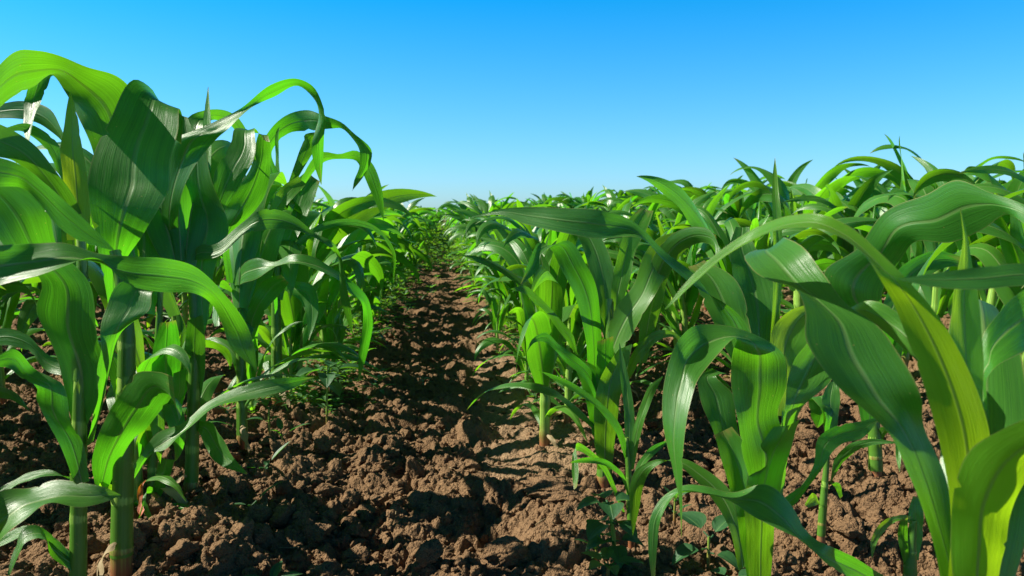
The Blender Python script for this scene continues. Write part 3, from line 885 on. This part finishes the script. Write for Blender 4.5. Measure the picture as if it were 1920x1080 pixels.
P_.leaf([.63, .72], [(1780, 800, 1800, 800), (1720, 680, 1745, 660), (1655, 620, 1700, 600), (1585, 590, 1620, 565), (1560, 600, 1575, 590)], y=.4)
P_.extra(z0=.18, az=1.0, Ln=.5, W=.065, th0=R_(25), th1=R_(120))
# ---- O: beyond the right edge
O_ = Hero(2150, 1900, "maize plant beyond the right edge, a single spear-shaped leaf pointing into view", HR, stalk=[(2140, 1400, .5), (2130, 1000, .5), (2120, 620, .5)], r=28, d=.5)
O_.leaf([.5, .52], [(2120, 640, 2120, 660), (2060, 520, 2060, 560), (1920, 494, 1920, 536), (1840, 501, 1830, 543), (1760, 511, 1750, 538), (1683, 523, 1683, 524)], fold=.05)
O_.extra(z0=.25, az=.4, Ln=.5, W=.065, th0=R_(20), th1=R_(110))
O_.extra(z0=.28, az=-1.0, Ln=.45, W=.06, th0=R_(15), th1=R_(100))

# ---- Q
Q_ = Hero(1424, 1152, "maize plant in the right-hand row with a broad folded leaf hanging straight down in front", HR, stalk=[(1424, 1060, 0), (1425, 950, 0), (1425, 850, 0), (1424, 740, 0)], r=15)
Q_.leaf([1.0, .96, .95, .94, .92, .87, .85, .85, .87], [(1412, 1010, 1436, 1010), (1409, 911, 1441, 905), (1391, 850, 1474, 845), (1384, 790, 1456, 775), (1372, 720, 1476, 715), (1375, 655, 1461, 655), (1380, 637, 1420, 628), (1345, 666, 1310, 611), (1311, 709, 1275, 634), (1293, 762, 1246, 710), (1284, 825, 1241, 790), (1279, 890, 1261, 878), (1279, 960, 1274, 940), (1278, 1006, 1277, 1006)], y=.12)
Q_.leaf([1.02, 1.06], [(1385, 960, 1402, 950), (1368, 872, 1393, 852), (1338, 812, 1380, 792), (1313, 747, 1373, 737), (1312, 704, 1342, 704), (1335, 690, 1362, 700)])
Q_.leaf([1.02, 1.05, 1.08, 1.1], [(1385, 1070, 1402, 1060), (1365, 985, 1396, 985), (1337, 937, 1377, 932), (1297, 895, 1330, 884), (1262, 866, 1272, 859), (1225, 863, 1230, 874), (1193, 880, 1215, 890), (1181, 912, 1205, 916), (1181, 948, 1199, 951), (1186, 1004, 1187, 1004)], y=.25)
Q_.leaf([1.0, 1.0], [(1440, 960, 1450, 965), (1470, 934, 1486, 949), (1510, 901, 1521, 906), (1526, 870, 1545, 873), (1535, 820, 1562, 846), (1565, 799, 1581, 831), (1610, 791, 1616, 822), (1652, 780, 1650, 786)])
Q_.leaf([1.02, 1.08], [(1440, 960, 1462, 960), (1455, 870, 1481, 842), (1465, 770, 1503, 765), (1468, 700, 1557, 716), (1508, 642, 1562, 690), (1550, 610, 1582, 640)], y=.15)
Q_.leaf([1.03, 1.1], [(1400, 810, 1420, 810), (1374, 682, 1411, 682), (1344, 620, 1406, 616), (1317, 562, 1397, 560), (1300, 518, 1362, 510), (1290, 500, 1320, 488)], y=.3)
Q_.leaf([1.05, 1.12], [(1425, 770, 1445, 770), (1409, 650, 1447, 642), (1384, 560, 1460, 580), (1371, 500, 1447, 520), (1369, 455, 1412, 455), (1380, 425, 1405, 425)])
Q_.leaf([1.03, 1.06], [(1450, 780, 1470, 780), (1449, 690, 1486, 680), (1446, 625, 1514, 642), (1480, 583, 1532, 600), (1522, 568, 1552, 588)], y=.75)
Q_.leaf([1.05, 1.14], [(1440, 700, 1455, 700), (1450, 520, 1466, 520), (1449, 420, 1466, 420), (1448, 350, 1459, 350), (1449, 325, 1457, 325), (1453, 294, 1453, 294)], y=.6, wmax=.022)
Q_.leaf([1.03, 1.0, .98, .97, 1.0, 1.02], [(1400, 760, 1425, 760), (1358, 605, 1390, 595), (1299, 512, 1297, 531), (1247, 470, 1238, 484), (1192, 419, 1196, 446), (1130, 395, 1120, 447), (1052, 390, 1050, 435), (994, 388, 985, 420), (940, 392, 935, 403), (888, 406, 889, 407)])
Q_.leaf([.985, .97, .96, .95], [(1406, 1105, 1444, 1105), (1400, 1020, 1450, 1020), (1396, 950, 1458, 945), (1402, 890, 1474, 870), (1420, 840, 1490, 815), (1450, 800, 1500, 785)], y=.35, fold=.3)
Q_.leaf([.99, .98, 1.0], [(1402, 1090, 1432, 1095), (1388, 1010, 1436, 1010), (1372, 930, 1428, 925), (1352, 860, 1410, 850), (1340, 815, 1372, 800)], y=.2, fold=.25)
# ---- V: small shoot, holds the long low leaf
V_ = Hero(1706, 1125, "small yellowing maize shoot low between the two largest right-hand plants", HR, stalk=[(1706, 1060, 0), (1708, 1020, 0), (1712, 975, 0)], r=13)
V_.leaf([V_.d, 1.0], [(1714, 985, 1712, 970), (1690, 976, 1692, 965), (1663, 991, 1655, 977), (1646, 1015, 1633, 1012), (1635, 1046, 1634, 1044)], y=.5)
V_.leaf([V_.d, 1.0], [(1695, 1060, 1706, 1062), (1683, 1002, 1702, 1012), (1688, 974, 1702, 970)], y=.1)
V_.leaf([V_.d, 1.04], [(1712, 1050, 1722, 1050), (1708, 1000, 1730, 1000), (1705, 950, 1728, 945), (1712, 930, 1722, 932)])
V_.leaf([V_.d, .85, .85, .86, .88, .88], [(1700, 1105, 1702, 1125), (1650, 1075, 1640, 1110), (1600, 1045, 1590, 1080), (1560, 1026, 1550, 1057), (1519, 1000, 1500, 1016), (1480, 945, 1464, 996), (1430, 908, 1412, 965), (1379, 920, 1375, 939), (1316, 910, 1320, 925), (1278, 913, 1278, 923), (1245, 930, 1258, 939), (1221, 965, 1240, 971), (1215, 1020, 1232, 1026), (1222, 1088, 1228, 1088)], wmax=.05)
# ---- U: thin shoot
U_ = Hero(1539, 1012, "thin young maize shoot rising from bare soil in the gap between the large right-hand plants", HR, stalk=[(1543, 950, 0), (1548, 890, 0), (1553, 830, 0)], r=8)
U_.leaf([U_.d, 1.25], [(1548, 850, 1558, 850), (1544, 785, 1572, 782), (1545, 735, 1574, 730), (1556, 715, 1570, 715)])
U_.leaf([U_.d, 1.28], [(1545, 850, 1552, 845), (1535, 760, 1558, 745), (1521, 745, 1553, 735), (1519, 775, 1556, 778), (1530, 801, 1534, 802)], label="broad torn leaf bent over at its tip")
U_.leaf([U_.d, 1.18], [(1556, 905, 1563, 895), (1568, 855, 1585, 862), (1592, 833, 1606, 846), (1630, 823, 1636, 835), (1679, 828, 1679, 831)])
U_.leaf([U_.d, 1.2], [(1545, 962, 1541, 950), (1525, 924, 1535, 946), (1508, 946, 1515, 952)], y=.5)
U_.leaf([U_.d, 1.24], [(1550, 900, 1556, 905), (1562, 910, 1572, 905), (1575, 935, 1580, 930)], y=.2)

# ---- X
X_ = Hero(1642, 890, "maize plant with reddish stalk foot behind the nearest right-hand plant, broad leaf arching", HR, stalk=[(1640, 820, 0), (1636, 760, 0), (1634, 700, 0)], r=13)
X_.leaf([1.5, 1.46, 1.4, 1.3, 1.2, 1.1], [(1615, 790, 1645, 790), (1573, 600, 1692, 612), (1544, 515, 1652, 562), (1612, 460, 1692, 482), (1655, 401, 1716, 453), (1736, 365, 1786, 454), (1800, 337, 1842, 430), (1857, 361, 1886, 402), (1920, 384, 1922, 420), (1990, 450, 1985, 470)], fold=.12)
X_.leaf([1.53, 1.6], [(1640, 700, 1655, 700), (1660, 560, 1700, 570), (1690, 500, 1740, 520), (1760, 470, 1780, 500), (1800, 480, 1805, 500)])
X_.leaf([1.53, 1.45], [(1640, 850, 1648, 850), (1655, 800, 1668, 810), (1672, 810, 1685, 815), (1680, 860, 1690, 850), (1686, 885, 1687, 885)], y=.3)
X_.extra(z0=.14, az=2.2, Ln=.35, W=.05, th0=R_(25), th1=R_(120))
X_.extra(z0=.24, az=-.6, Ln=.5, W=.07, th0=R_(12), th1=R_(95))

# ---- S
S_ = Hero(1132, 908, "maize plant in the right-hand row with a folded lime-yellow leaf and red stalk foot", HR, stalk=[(1138, 820, 0), (1142, 730, 0), (1144, 640, 0), (1142, 560, 0)], r=15)
S_.leaf([1.5, 1.46, 1.42], [(1104, 740, 1122, 740), (1098, 640, 1127, 625), (1080, 560, 1120, 545), (1050, 500, 1101, 500), (1030, 465, 1062, 451), (1008, 456, 1016, 476), (994, 485, 1011, 501), (976, 532, 978, 534)])
S_.leaf([1.49, 1.55], [(1132, 690, 1152, 690), (1127, 600, 1152, 600), (1109, 520, 1152, 520), (1087, 450, 1130, 450), (1075, 428, 1112, 422), (1080, 415, 1100, 412)], y=.1)
S_.leaf([1.49, 1.54], [(1138, 660, 1157, 660), (1144, 570, 1167, 570), (1149, 520, 1182, 520), (1164, 455, 1192, 470), (1180, 410, 1217, 420), (1200, 390, 1225, 395)], y=.35)
S_.leaf([1.47, 1.44, 1.46], [(1126, 745, 1152, 745), (1134, 640, 1159, 682), (1154, 580, 1187, 622), (1189, 530, 1224, 560), (1209, 475, 1247, 520), (1240, 443, 1277, 470), (1290, 433, 1311, 451), (1342, 440, 1346, 455)], y=.65)
S_.leaf([1.48, 1.35], [(1195, 680, 1212, 680), (1204, 570, 1241, 570), (1227, 478, 1260, 505), (1259, 440, 1288, 467), (1300, 425, 1317, 455), (1331, 431, 1337, 461), (1352, 472, 1342, 482)], y=.15)
S_.leaf([1.48, 1.40], [(1120, 700, 1122, 690), (1083, 662, 1078, 662), (1076, 631, 1064, 641), (1053, 602, 1042, 613), (1033, 579, 1024, 586), (1008, 554, 1002, 569), (985, 536, 985, 551), (958, 541, 958, 543)])
S_.leaf([1.48, 1.46, 1.48], [(1150, 745, 1160, 748), (1174, 685, 1186, 701), (1201, 642, 1213, 661), (1235, 619, 1239, 636), (1262, 622, 1262, 632), (1290, 650, 1286, 654)], y=.25)
S_.leaf([1.47, 1.42], [(1120, 790, 1128, 785), (1112, 740, 1128, 735), (1089, 703, 1105, 689), (1062, 681, 1078, 666), (1039, 655, 1050, 647), (1018, 640, 1020, 623), (1003, 642, 1000, 634), (985, 663, 986, 662)])
S_.leaf([1.48, 1.44], [(1130, 800, 1140, 800), (1118, 720, 1150, 715), (1120, 640, 1150, 630)])
S_.extra(z0=.10, az=2.9, Ln=.3, W=.035, th0=R_(40), th1=R_(150))

S_.leaf([1.46, 1.44, 1.44], [(1120, 880, 1148, 880), (1114, 800, 1156, 800), (1118, 735, 1166, 728), (1135, 690, 1180, 675), (1160, 655, 1185, 645)], y=.3, fold=.3)
S_.leaf([1.47, 1.46], [(1120, 860, 1140, 860), (1104, 780, 1142, 782), (1090, 720, 1132, 712), (1078, 690, 1100, 680)], y=.1, fold=.25)
# ---- T: small shoot in front of S
T_ = Hero(1184, 1010, "slender young maize shoot with narrow leaves in front of the red-footed stalk", HR, stalk=[(1181, 940, 0), (1178, 870, 0), (1175, 820, 0)], r=7)
T_.leaf([T_.d, 1.2, 1.16], [(1172, 860, 1180, 860), (1149, 801, 1162, 795), (1117, 763, 1128, 757), (1079, 736, 1086, 725), (1040, 713, 1042, 704), (1010, 694, 1010, 695)], wmax=.02)
T_.leaf([T_.d, 1.25], [(1172, 870, 1184, 870), (1169, 760, 1189, 770), (1162, 700, 1177, 700), (1161, 643, 1162, 644)], wmax=.025)
T_.leaf([T_.d, 1.2], [(1178, 880, 1188, 880), (1191, 790, 1205, 800), (1203, 755, 1216, 766), (1217, 724, 1228, 736), (1242, 705, 1242, 708)], wmax=.025, y=.2)
T_.leaf([T_.d, 1.3], [(1184, 905, 1190, 907), (1199, 862, 1211, 869), (1222, 837, 1229, 851), (1252, 825, 1253, 828)], wmax=.02)
T_.leaf([T_.d, 1.1], [(1178, 930, 1182, 935), (1160, 890, 1166, 885), (1130, 872, 1135, 862), (1095, 868, 1096, 858), (1070, 868, 1070, 866)], wmax=.02)
T_.leaf([T_.d, 1.12], [(1168, 960, 1172, 960), (1110, 860, 1120, 855), (1078, 845, 1082, 830), (1072, 880, 1085, 880), (1076, 918, 1082, 912)], wmax=.02, y=.2)

# ---- generic rows
HERO_XY = [h.o[:2] for h in (Z, A, B, C_, D_, E_, F_, P_, O_, Q_, V_, U_, X_, S_, T_)]
ORD = ["first", "second", "third", "fourth", "fifth", "sixth", "seventh", "eighth", "ninth", "tenth", "eleventh", "twelfth"]
indiv, far = [], []


def add_row(x0, y0, y1, step, hfun, rowname, max_named, jit=0.03, parts_to=7.0, indiv_to=11.0):
    y, k = y0, 0
    while y < y1:
        x = x0 + RNG.gauss(0, jit)
        yy = y + RNG.gauss(0, step * 0.15)
        s = hfun(yy) * RNG.uniform(0.9, 1.1)
        y += step
        vis = -0.66 < (x / max(yy, .3)) < 0.90 and yy > 1.2
        rec = dict(x=x, y=yy, s=s, rz=RNG.uniform(0, 6.28), t=RNG.randrange(NT), lean=(RNG.gauss(0, .05), RNG.gauss(0, .05)), row=rowname, k=k, named=k < max_named, vis=vis)
        if vis and yy < indiv_to:
            indiv.append(rec); k += 1
        else:
            far.append(rec)


L1 = lambda y: 1.0 - 0.022 * min(max(y - 2, 0), 5)
add_row(-0.45, 2.2, 60, 0.20, L1, "the row left of the path", 8, indiv_to=13)
add_row(0.295, 1.75, 60, 0.175, lambda y: 0.80 + 0.03 * min(max(y - 2, 0), 6), "the row right of the path", 8, indiv_to=13)
add_row(-1.18, -0.6, 60, 0.22, lambda y: 0.92, "the second row left of the path", 3, indiv_to=5.5)
add_row(0.567, 2.2, 9, 0.33, lambda y: 0.58, "the sparse low row behind the right-hand row", 5, jit=.05, indiv_to=5)
add_row(0.815, 2.1, 60, 0.2, lambda y: 0.88, "the second full row right of the path", 4, indiv_to=7)
for j in range(2, 60):
    xr = 0.815 + 0.69 * (j - 1)
    ys = max(0.9, xr / 0.86 - 0.6)
    if j <= 4:
        add_row(xr, ys, 60, 0.20, lambda y: 1.11 * RNG.uniform(.88, 1.1), ["", "", "the third full row right of the path", "the fourth full row right of the path", "the fifth full row right of the path"][j], 3, indiv_to=6.5)
    elif ys < 60:
        add_row(xr, ys, 60, 0.26, lambda y: 1.10 * RNG.uniform(.85, 1.1), "far rows", 0, indiv_to=0)
for j in range(2, 40):
    xl = -1.18 - 0.72 * (j - 1)
    ys = -0.6 if j < 4 else max(2.6, -xl / 0.64)
    if ys < 60:
        add_row(xl, ys, 60 if j < 4 else min(60, ys + 14), 0.28, lambda y: 1.08, "far rows", 0, indiv_to=0)

for r in indiv:
    if any((r["x"] - h[0]) ** 2 + (r["y"] - h[1]) ** 2 < 0.09 ** 2 for h in HERO_XY):
        continue
    if r["named"]:
        lab = f"{ORD[r['k']]} smaller maize plant back along {r['row']}"
    else:
        lab = f"maize plant in the crowded far part of {r['row']}"
    place_plant(r["t"], r["x"], r["y"], r["s"], r["rz"], lab, "maize plants along " + r["row"], lean=r["lean"])

for (x0, y0, y1, st, sc, row) in ((-0.53, 1.35, 2.2, .26, .50, "left of the path"), (-0.37, 2.2, 6.5, .28, .46, "left of the path"), (0.235, 1.95, 6.5, .30, .44, "right of the path")):
    y = y0
    while y < y1:
        e = place_plant(RNG.randrange(NT), x0 + RNG.gauss(0, .035), y, sc * RNG.uniform(.75, 1.2), RNG.uniform(0, 6.28), f"small late maize shoot at the foot of the row {row}", f"small late maize shoots {row}")
        e.name = "maize_shoot"
        e["category"] = "maize shoot"
        y += st * RNG.uniform(.7, 1.3)

# everything farther away: one mass of leaves
Vs, Fs, Us, off = [], [], [], 0
for r in far:
    V, Fc, U = TEMPL[r["t"]]["low"]
    c, s_ = math.cos(r["rz"]), math.sin(r["rz"])
    M = np.array([[c, -s_, 0], [s_, c, 0], [0, 0, 1]]) * r["s"]
    Vs.append(V @ M.T + np.array([r["x"], r["y"], -0.012])); Fs.append(Fc + off); Us.append(U); off += len(V)
o = link("maize_field", mesh_np("maize_field", np.concatenate(Vs), np.concatenate(Fs), np.concatenate(Us), mat=LEAF))
o["kind"] = "stuff"
o["label"] = "mass of maize plants filling the field behind the near rows"
print("individual", len(indiv), "far", len(far), "verts", off)


# ------------------------------------------------------------------ weeds
def ovate(Ln, W, bend, seed=0, n=12, nu=7, tipp=1.0, lobes=0.0):
    t = np.linspace(0, 1, n)
    w = W * np.sin(math.pi * np.clip(t ** 0.75, 0, 1)) ** 0.8 * (1 + lobes * np.sin(t * 18))
    w[0] = W * 0.05; w[-1] = 0.0005
    a = bend * t
    x = np.cumsum(np.cos(a)) * Ln / n
    z = -np.cumsum(np.sin(a)) * Ln / n
    u = np.linspace(-1, 1, nu)
    V = np.zeros((n, nu, 3))
    V[:, :, 0] = x[:, None]
    V[:, :, 1] = u[None, :] * (w / 2)[:, None]
    V[:, :, 2] = z[:, None] + (np.abs(u) ** 1.3)[None, :] * (w * 0.18)[:, None]
    return V.reshape(-1, 3), grid_faces(n, nu), leaf_uv(n, nu)


def rot_leaf(V, az, el, base):
    ce, se, ca, sa = math.cos(el), math.sin(el), math.cos(az), math.sin(az)
    M1 = np.array([[ce, 0, -se], [0, 1, 0], [se, 0, ce]])
    M2 = np.array([[ca, -sa, 0], [sa, ca, 0], [0, 0, 1]])
    return V @ M1.T @ M2.T + base


def weed(px, py, h, leaves, label, group=None, lean=(0, 0), name="weed", stem_r=0.0028, y=0.0):
    g, d = ground_at(px, py)
    z = float(ground_h(np.array([g[0]]), np.array([g[1]]))[0])
    e = link(name, None, loc=(g[0], g[1], z - 0.004))
    path = [(0, 0, -0.01), (lean[0] * .3, lean[1] * .3, h * .5), (lean[0], lean[1], h)]
    link("stem", mesh_np("stem", *tube(path, [stem_r, stem_r * .9, stem_r * .6], 8), mat=STALK), e)
    for (f, az, el, Ln, W, bend) in leaves:
        V, Fc, U = ovate(Ln, W, bend)
        q = 0.25 * Ln                                   # petiole
        base = np.array([lean[0] * f, lean[1] * f, h * f])
        pe = base + np.array([math.cos(az) * math.cos(el) * q, math.sin(az) * math.cos(el) * q, math.sin(el) * q])
        V = rot_leaf(V, az, el, pe)
        pt, pf, pu = tube([base, base * .5 + pe * .5, pe + (pe - base) * .1], [stem_r * .45] * 3, 6)
        pt = pt.reshape(60, 6, 3)[::12].reshape(-1, 3); pu = pu.reshape(60, 6, 2)[::12].reshape(-1, 2)
        Vc = np.concatenate([V, pt]); Fc2 = np.concatenate([Fc, grid_faces(5, 6, close=True) + len(V)])
        o = link("leaf", mesh_np("leaf", Vc, Fc2, np.concatenate([U, pu]), mat=WEED), e)
        MAT_YOUNG(o, y)
    tag(e, label, "weed", group)
    return e


WG = "broad-leaved weeds on the soil"


def whorl(n, f, el, Ln, W, bend, a0=0.0, g=RNG):
    return [(f, a0 + 2 * math.pi * i / n + g.uniform(-.3, .3), el + g.uniform(-.15, .15), Ln * g.uniform(.8, 1.15), W * g.uniform(.85, 1.1), bend) for i in range(n)]


weed(613, 797, .155, whorl(5, .93, .15, .075, .042, .7) + whorl(3, .75, .2, .06, .030, .8, 1) + [(.3, 2.6, .6, .03, .006, .2), (.25, -.6, .9, .02, .006, .2)], "tall broad-leaved weed with a bare pale stem at the edge of the path", WG, lean=(.004, 0))
weed(506, 838, .075, whorl(3, .98, .6, .035, .018, .5) + whorl(3, .6, .5, .035, .014, .6, 1), "small weed with upright oval leaves beside the bare pale maize stalk", WG)
weed(530, 850, .04, whorl(3, .95, .7, .05, .013, .5), "low weed with narrow curved leaves next to the weed with oval leaves", WG)
weed(497, 893, .018, [(.9, 3.3, .1, .05, .028, .3), (.9, .3, .8, .055, .016, .1), (.9, 1.5, .4, .02, .012, .3), (.9, -1.2, .3, .02, .008, .3)], "seedling with two long leaves lying open on bare soil left of the path", WG)
weed(472, 948, .012, [(.9, .4, .7, .05, .010, .3), (.9, 3.2, .2, .03, .008, .3)], "tiny grassy seedling on the soil below the seedling with two long leaves", WG)
weed(1155, 1050, .105, whorl(4, .98, .25, .042, .034, .9) + whorl(4, .72, -.1, .048, .038, .8, .7) + whorl(4, .45, 0, .042, .032, .8, .2) + whorl(4, .15, .1, .034, .024, .6, 1.0), "bushy dark green weed with heart-shaped leaves in shade at the foot of the slender shoot", WG, lean=(-.012, .0), stem_r=.0035)
weed(1118, 1040, .03, whorl(4, .9, .6, .03, .010, .4), "sprig of small pointed leaves just left of the bushy dark weed", WG)
weed(1140, 1085, .03, whorl(5, .95, .4, .035, .02, .5), "leafy weed at the bottom edge beneath the bushy dark weed", WG, y=.2)
weed(1328, 1050, .06, [(.98, 2.0, .4, .055, .042, .5), (.9, .5, .6, .05, .03, .4), (.7, 3.3, .0, .05, .035, .8), (.6, -.7, .0, .04, .03, .8)], "weed with round leaves between the slender shoot and the folded-leaf plant", WG)
weed(1370, 1075, .02, whorl(3, .9, .2, .035, .024, .5), "flat little weed at the foot of the folded-leaf maize plant", WG)
weed(505, 1082, .02, whorl(4, .9, .5, .035, .018, .5), "seedling cut by the bottom edge below the left-hand soil", WG)
weed(700, 640, .05, whorl(4, .95, .2, .06, .035, .5), "weed with one wide flat leaf in mid path near the left-hand row", WG)
weed(812, 556, .07, [(.95, .6, .5, .08, .045, .4), (.9, 3.3, -.3, .07, .03, .6), (.9, 1.9, .4, .05, .03, .4)], "pale two-leaved seedling standing alone in the middle of the far path", WG, y=.3)
weed(1265, 960, .05, whorl(3, .9, .8, .03, .007, .4) + whorl(3, .5, .7, .03, .007, .4), "wispy grass-like weed on bare soil right of the slender shoot", WG)
weed(1905, 1040, .06, whorl(4, .9, .3, .09, .055, .6), "broad-leaved weed at the bottom right corner", WG)
weed(1890, 660, .07, whorl(5, .9, .3, .06, .035, .5), "low weed on the pale soil at the right edge", WG)

# small seedlings scattered along the row feet, and the weedy fringe down the far path
gcount = 0
tw = []
for s in range(5):
    Vs, Fs, Us, off = [], [], [], 0
    for (f, az, el, Ln, W, bend) in whorl(4, .9, .5, .035, .015, .5) + whorl(4, .5, .4, .04, .012, .6, .6):
        V, Fc, U = ovate(Ln, W, bend, n=7, nu=3)
        V = rot_leaf(V, az, el, np.array([0, 0, .04 * f]))
        Vs.append(V); Fs.append(Fc + off); Us.append(U); off += len(V)
    tw.append((np.concatenate(Vs), np.concatenate(Fs), np.concatenate(Us)))
Vs, Fs, Us, off = [], [], [], 0
pos = []
for k in range(2000):
    y = 1.9 * math.exp(RNG.random() * math.log(9))
    side = RNG.random()
    if side < .55:
        x = -0.41 + abs(RNG.gauss(0, .10)) * (1 if RNG.random() < .75 else -1)
        if y < 3.2 and RNG.random() < .5: continue
    elif side < .85:
        x = 0.33 - abs(RNG.gauss(0, .07)) * (1 if RNG.random() < .7 else -1)
        if y < 3.4 and RNG.random() < .65: continue
    else:
        x = RNG.uniform(.5, 3.0)
    if y > 7 and RNG.random() < .75:
        x = RNG.uniform(-.4, .3)
    pos.append((x, y))
pz = ground_h(np.array([p[0] for p in pos]), np.array([p[1] for p in pos]))
for (x, y), z in zip(pos, pz):
    V, Fc, U = tw[RNG.randrange(5)]
    a, s = RNG.uniform(0, 6.28), RNG.uniform(.35, 1.25) * (1 + .22 * max(0, y - 5))
    M = np.array([[math.cos(a), -math.sin(a), 0], [math.sin(a), math.cos(a), 0], [0, 0, RNG.uniform(.8, 1.8)]]) * s
    Vs.append(V @ M.T + np.array([x, y, z])); Fs.append(Fc + off); Us.append(U); off += len(V)
o = link("undergrowth", mesh_np("undergrowth", np.concatenate(Vs), np.concatenate(Fs), np.concatenate(Us), mat=WEED))
o["kind"] = "stuff"
o["label"] = "fringe of tiny weeds along the feet of the maize rows"
MAT_YOUNG(o, .25)

# ------------------------------------------------------------------ light
SUN_AZ, SUN_EL = R_(82), R_(41)      # to the left of straight ahead
sd = Vector((-math.sin(SUN_AZ) * math.cos(SUN_EL), math.cos(SUN_AZ) * math.cos(SUN_EL), math.sin(SUN_EL)))
sun = bpy.data.lights.new("sun", "SUN")
sun.energy = 5.0
sun.angle = R_(0.5)
sun.color = (1.0, 0.94, 0.82)
so = bpy.data.objects.new("sun", sun)
COL.objects.link(so)
so.rotation_euler = sd.to_track_quat("Z", "Y").to_euler()

w = bpy.data.worlds.new("World")
scene.world = w
w.use_nodes = True
nt = w.node_tree
nt.nodes.clear()
wo = nt.nodes.new("ShaderNodeOutputWorld")
bg = nt.nodes.new("ShaderNodeBackground")
sky = nt.nodes.new("ShaderNodeTexSky")
sky.sky_type = "NISHITA"
sky.sun_disc = False
sky.sun_elevation = SUN_EL
sky.sun_rotation = -SUN_AZ
sky.ozone_density = 3.0
sky.air_density = 1.0
sky.dust_density = 0.4
bg.inputs[1].default_value = 0.076
# deepen the sky blue with height; dome above frame dimmed to cut fill light
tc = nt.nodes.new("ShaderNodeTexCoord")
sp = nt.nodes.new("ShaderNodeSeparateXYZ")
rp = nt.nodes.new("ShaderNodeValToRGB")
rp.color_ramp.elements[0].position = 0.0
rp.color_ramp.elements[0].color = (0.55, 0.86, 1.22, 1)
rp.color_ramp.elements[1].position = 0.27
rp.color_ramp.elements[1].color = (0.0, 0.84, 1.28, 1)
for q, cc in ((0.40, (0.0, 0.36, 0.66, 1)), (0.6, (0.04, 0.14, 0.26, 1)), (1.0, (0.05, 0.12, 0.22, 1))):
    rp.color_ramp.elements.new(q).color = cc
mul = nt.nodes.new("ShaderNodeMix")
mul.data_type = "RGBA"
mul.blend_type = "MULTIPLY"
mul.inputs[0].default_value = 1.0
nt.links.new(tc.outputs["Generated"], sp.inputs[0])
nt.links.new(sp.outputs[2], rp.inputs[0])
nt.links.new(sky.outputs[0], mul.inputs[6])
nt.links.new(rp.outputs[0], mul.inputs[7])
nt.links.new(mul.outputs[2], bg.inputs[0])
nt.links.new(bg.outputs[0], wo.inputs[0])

vs = scene.view_settings
vs.view_transform = "Standard"
vs.look = "None"
vs.exposure = 1.1
vs.gamma = 1.0
scene.cycles.max_bounces = 10
scene.cycles.transmission_bounces = 6
scene.cycles.diffuse_bounces = 5
scene.cycles.glossy_bounces = 3
scene.cycles.use_denoising = True
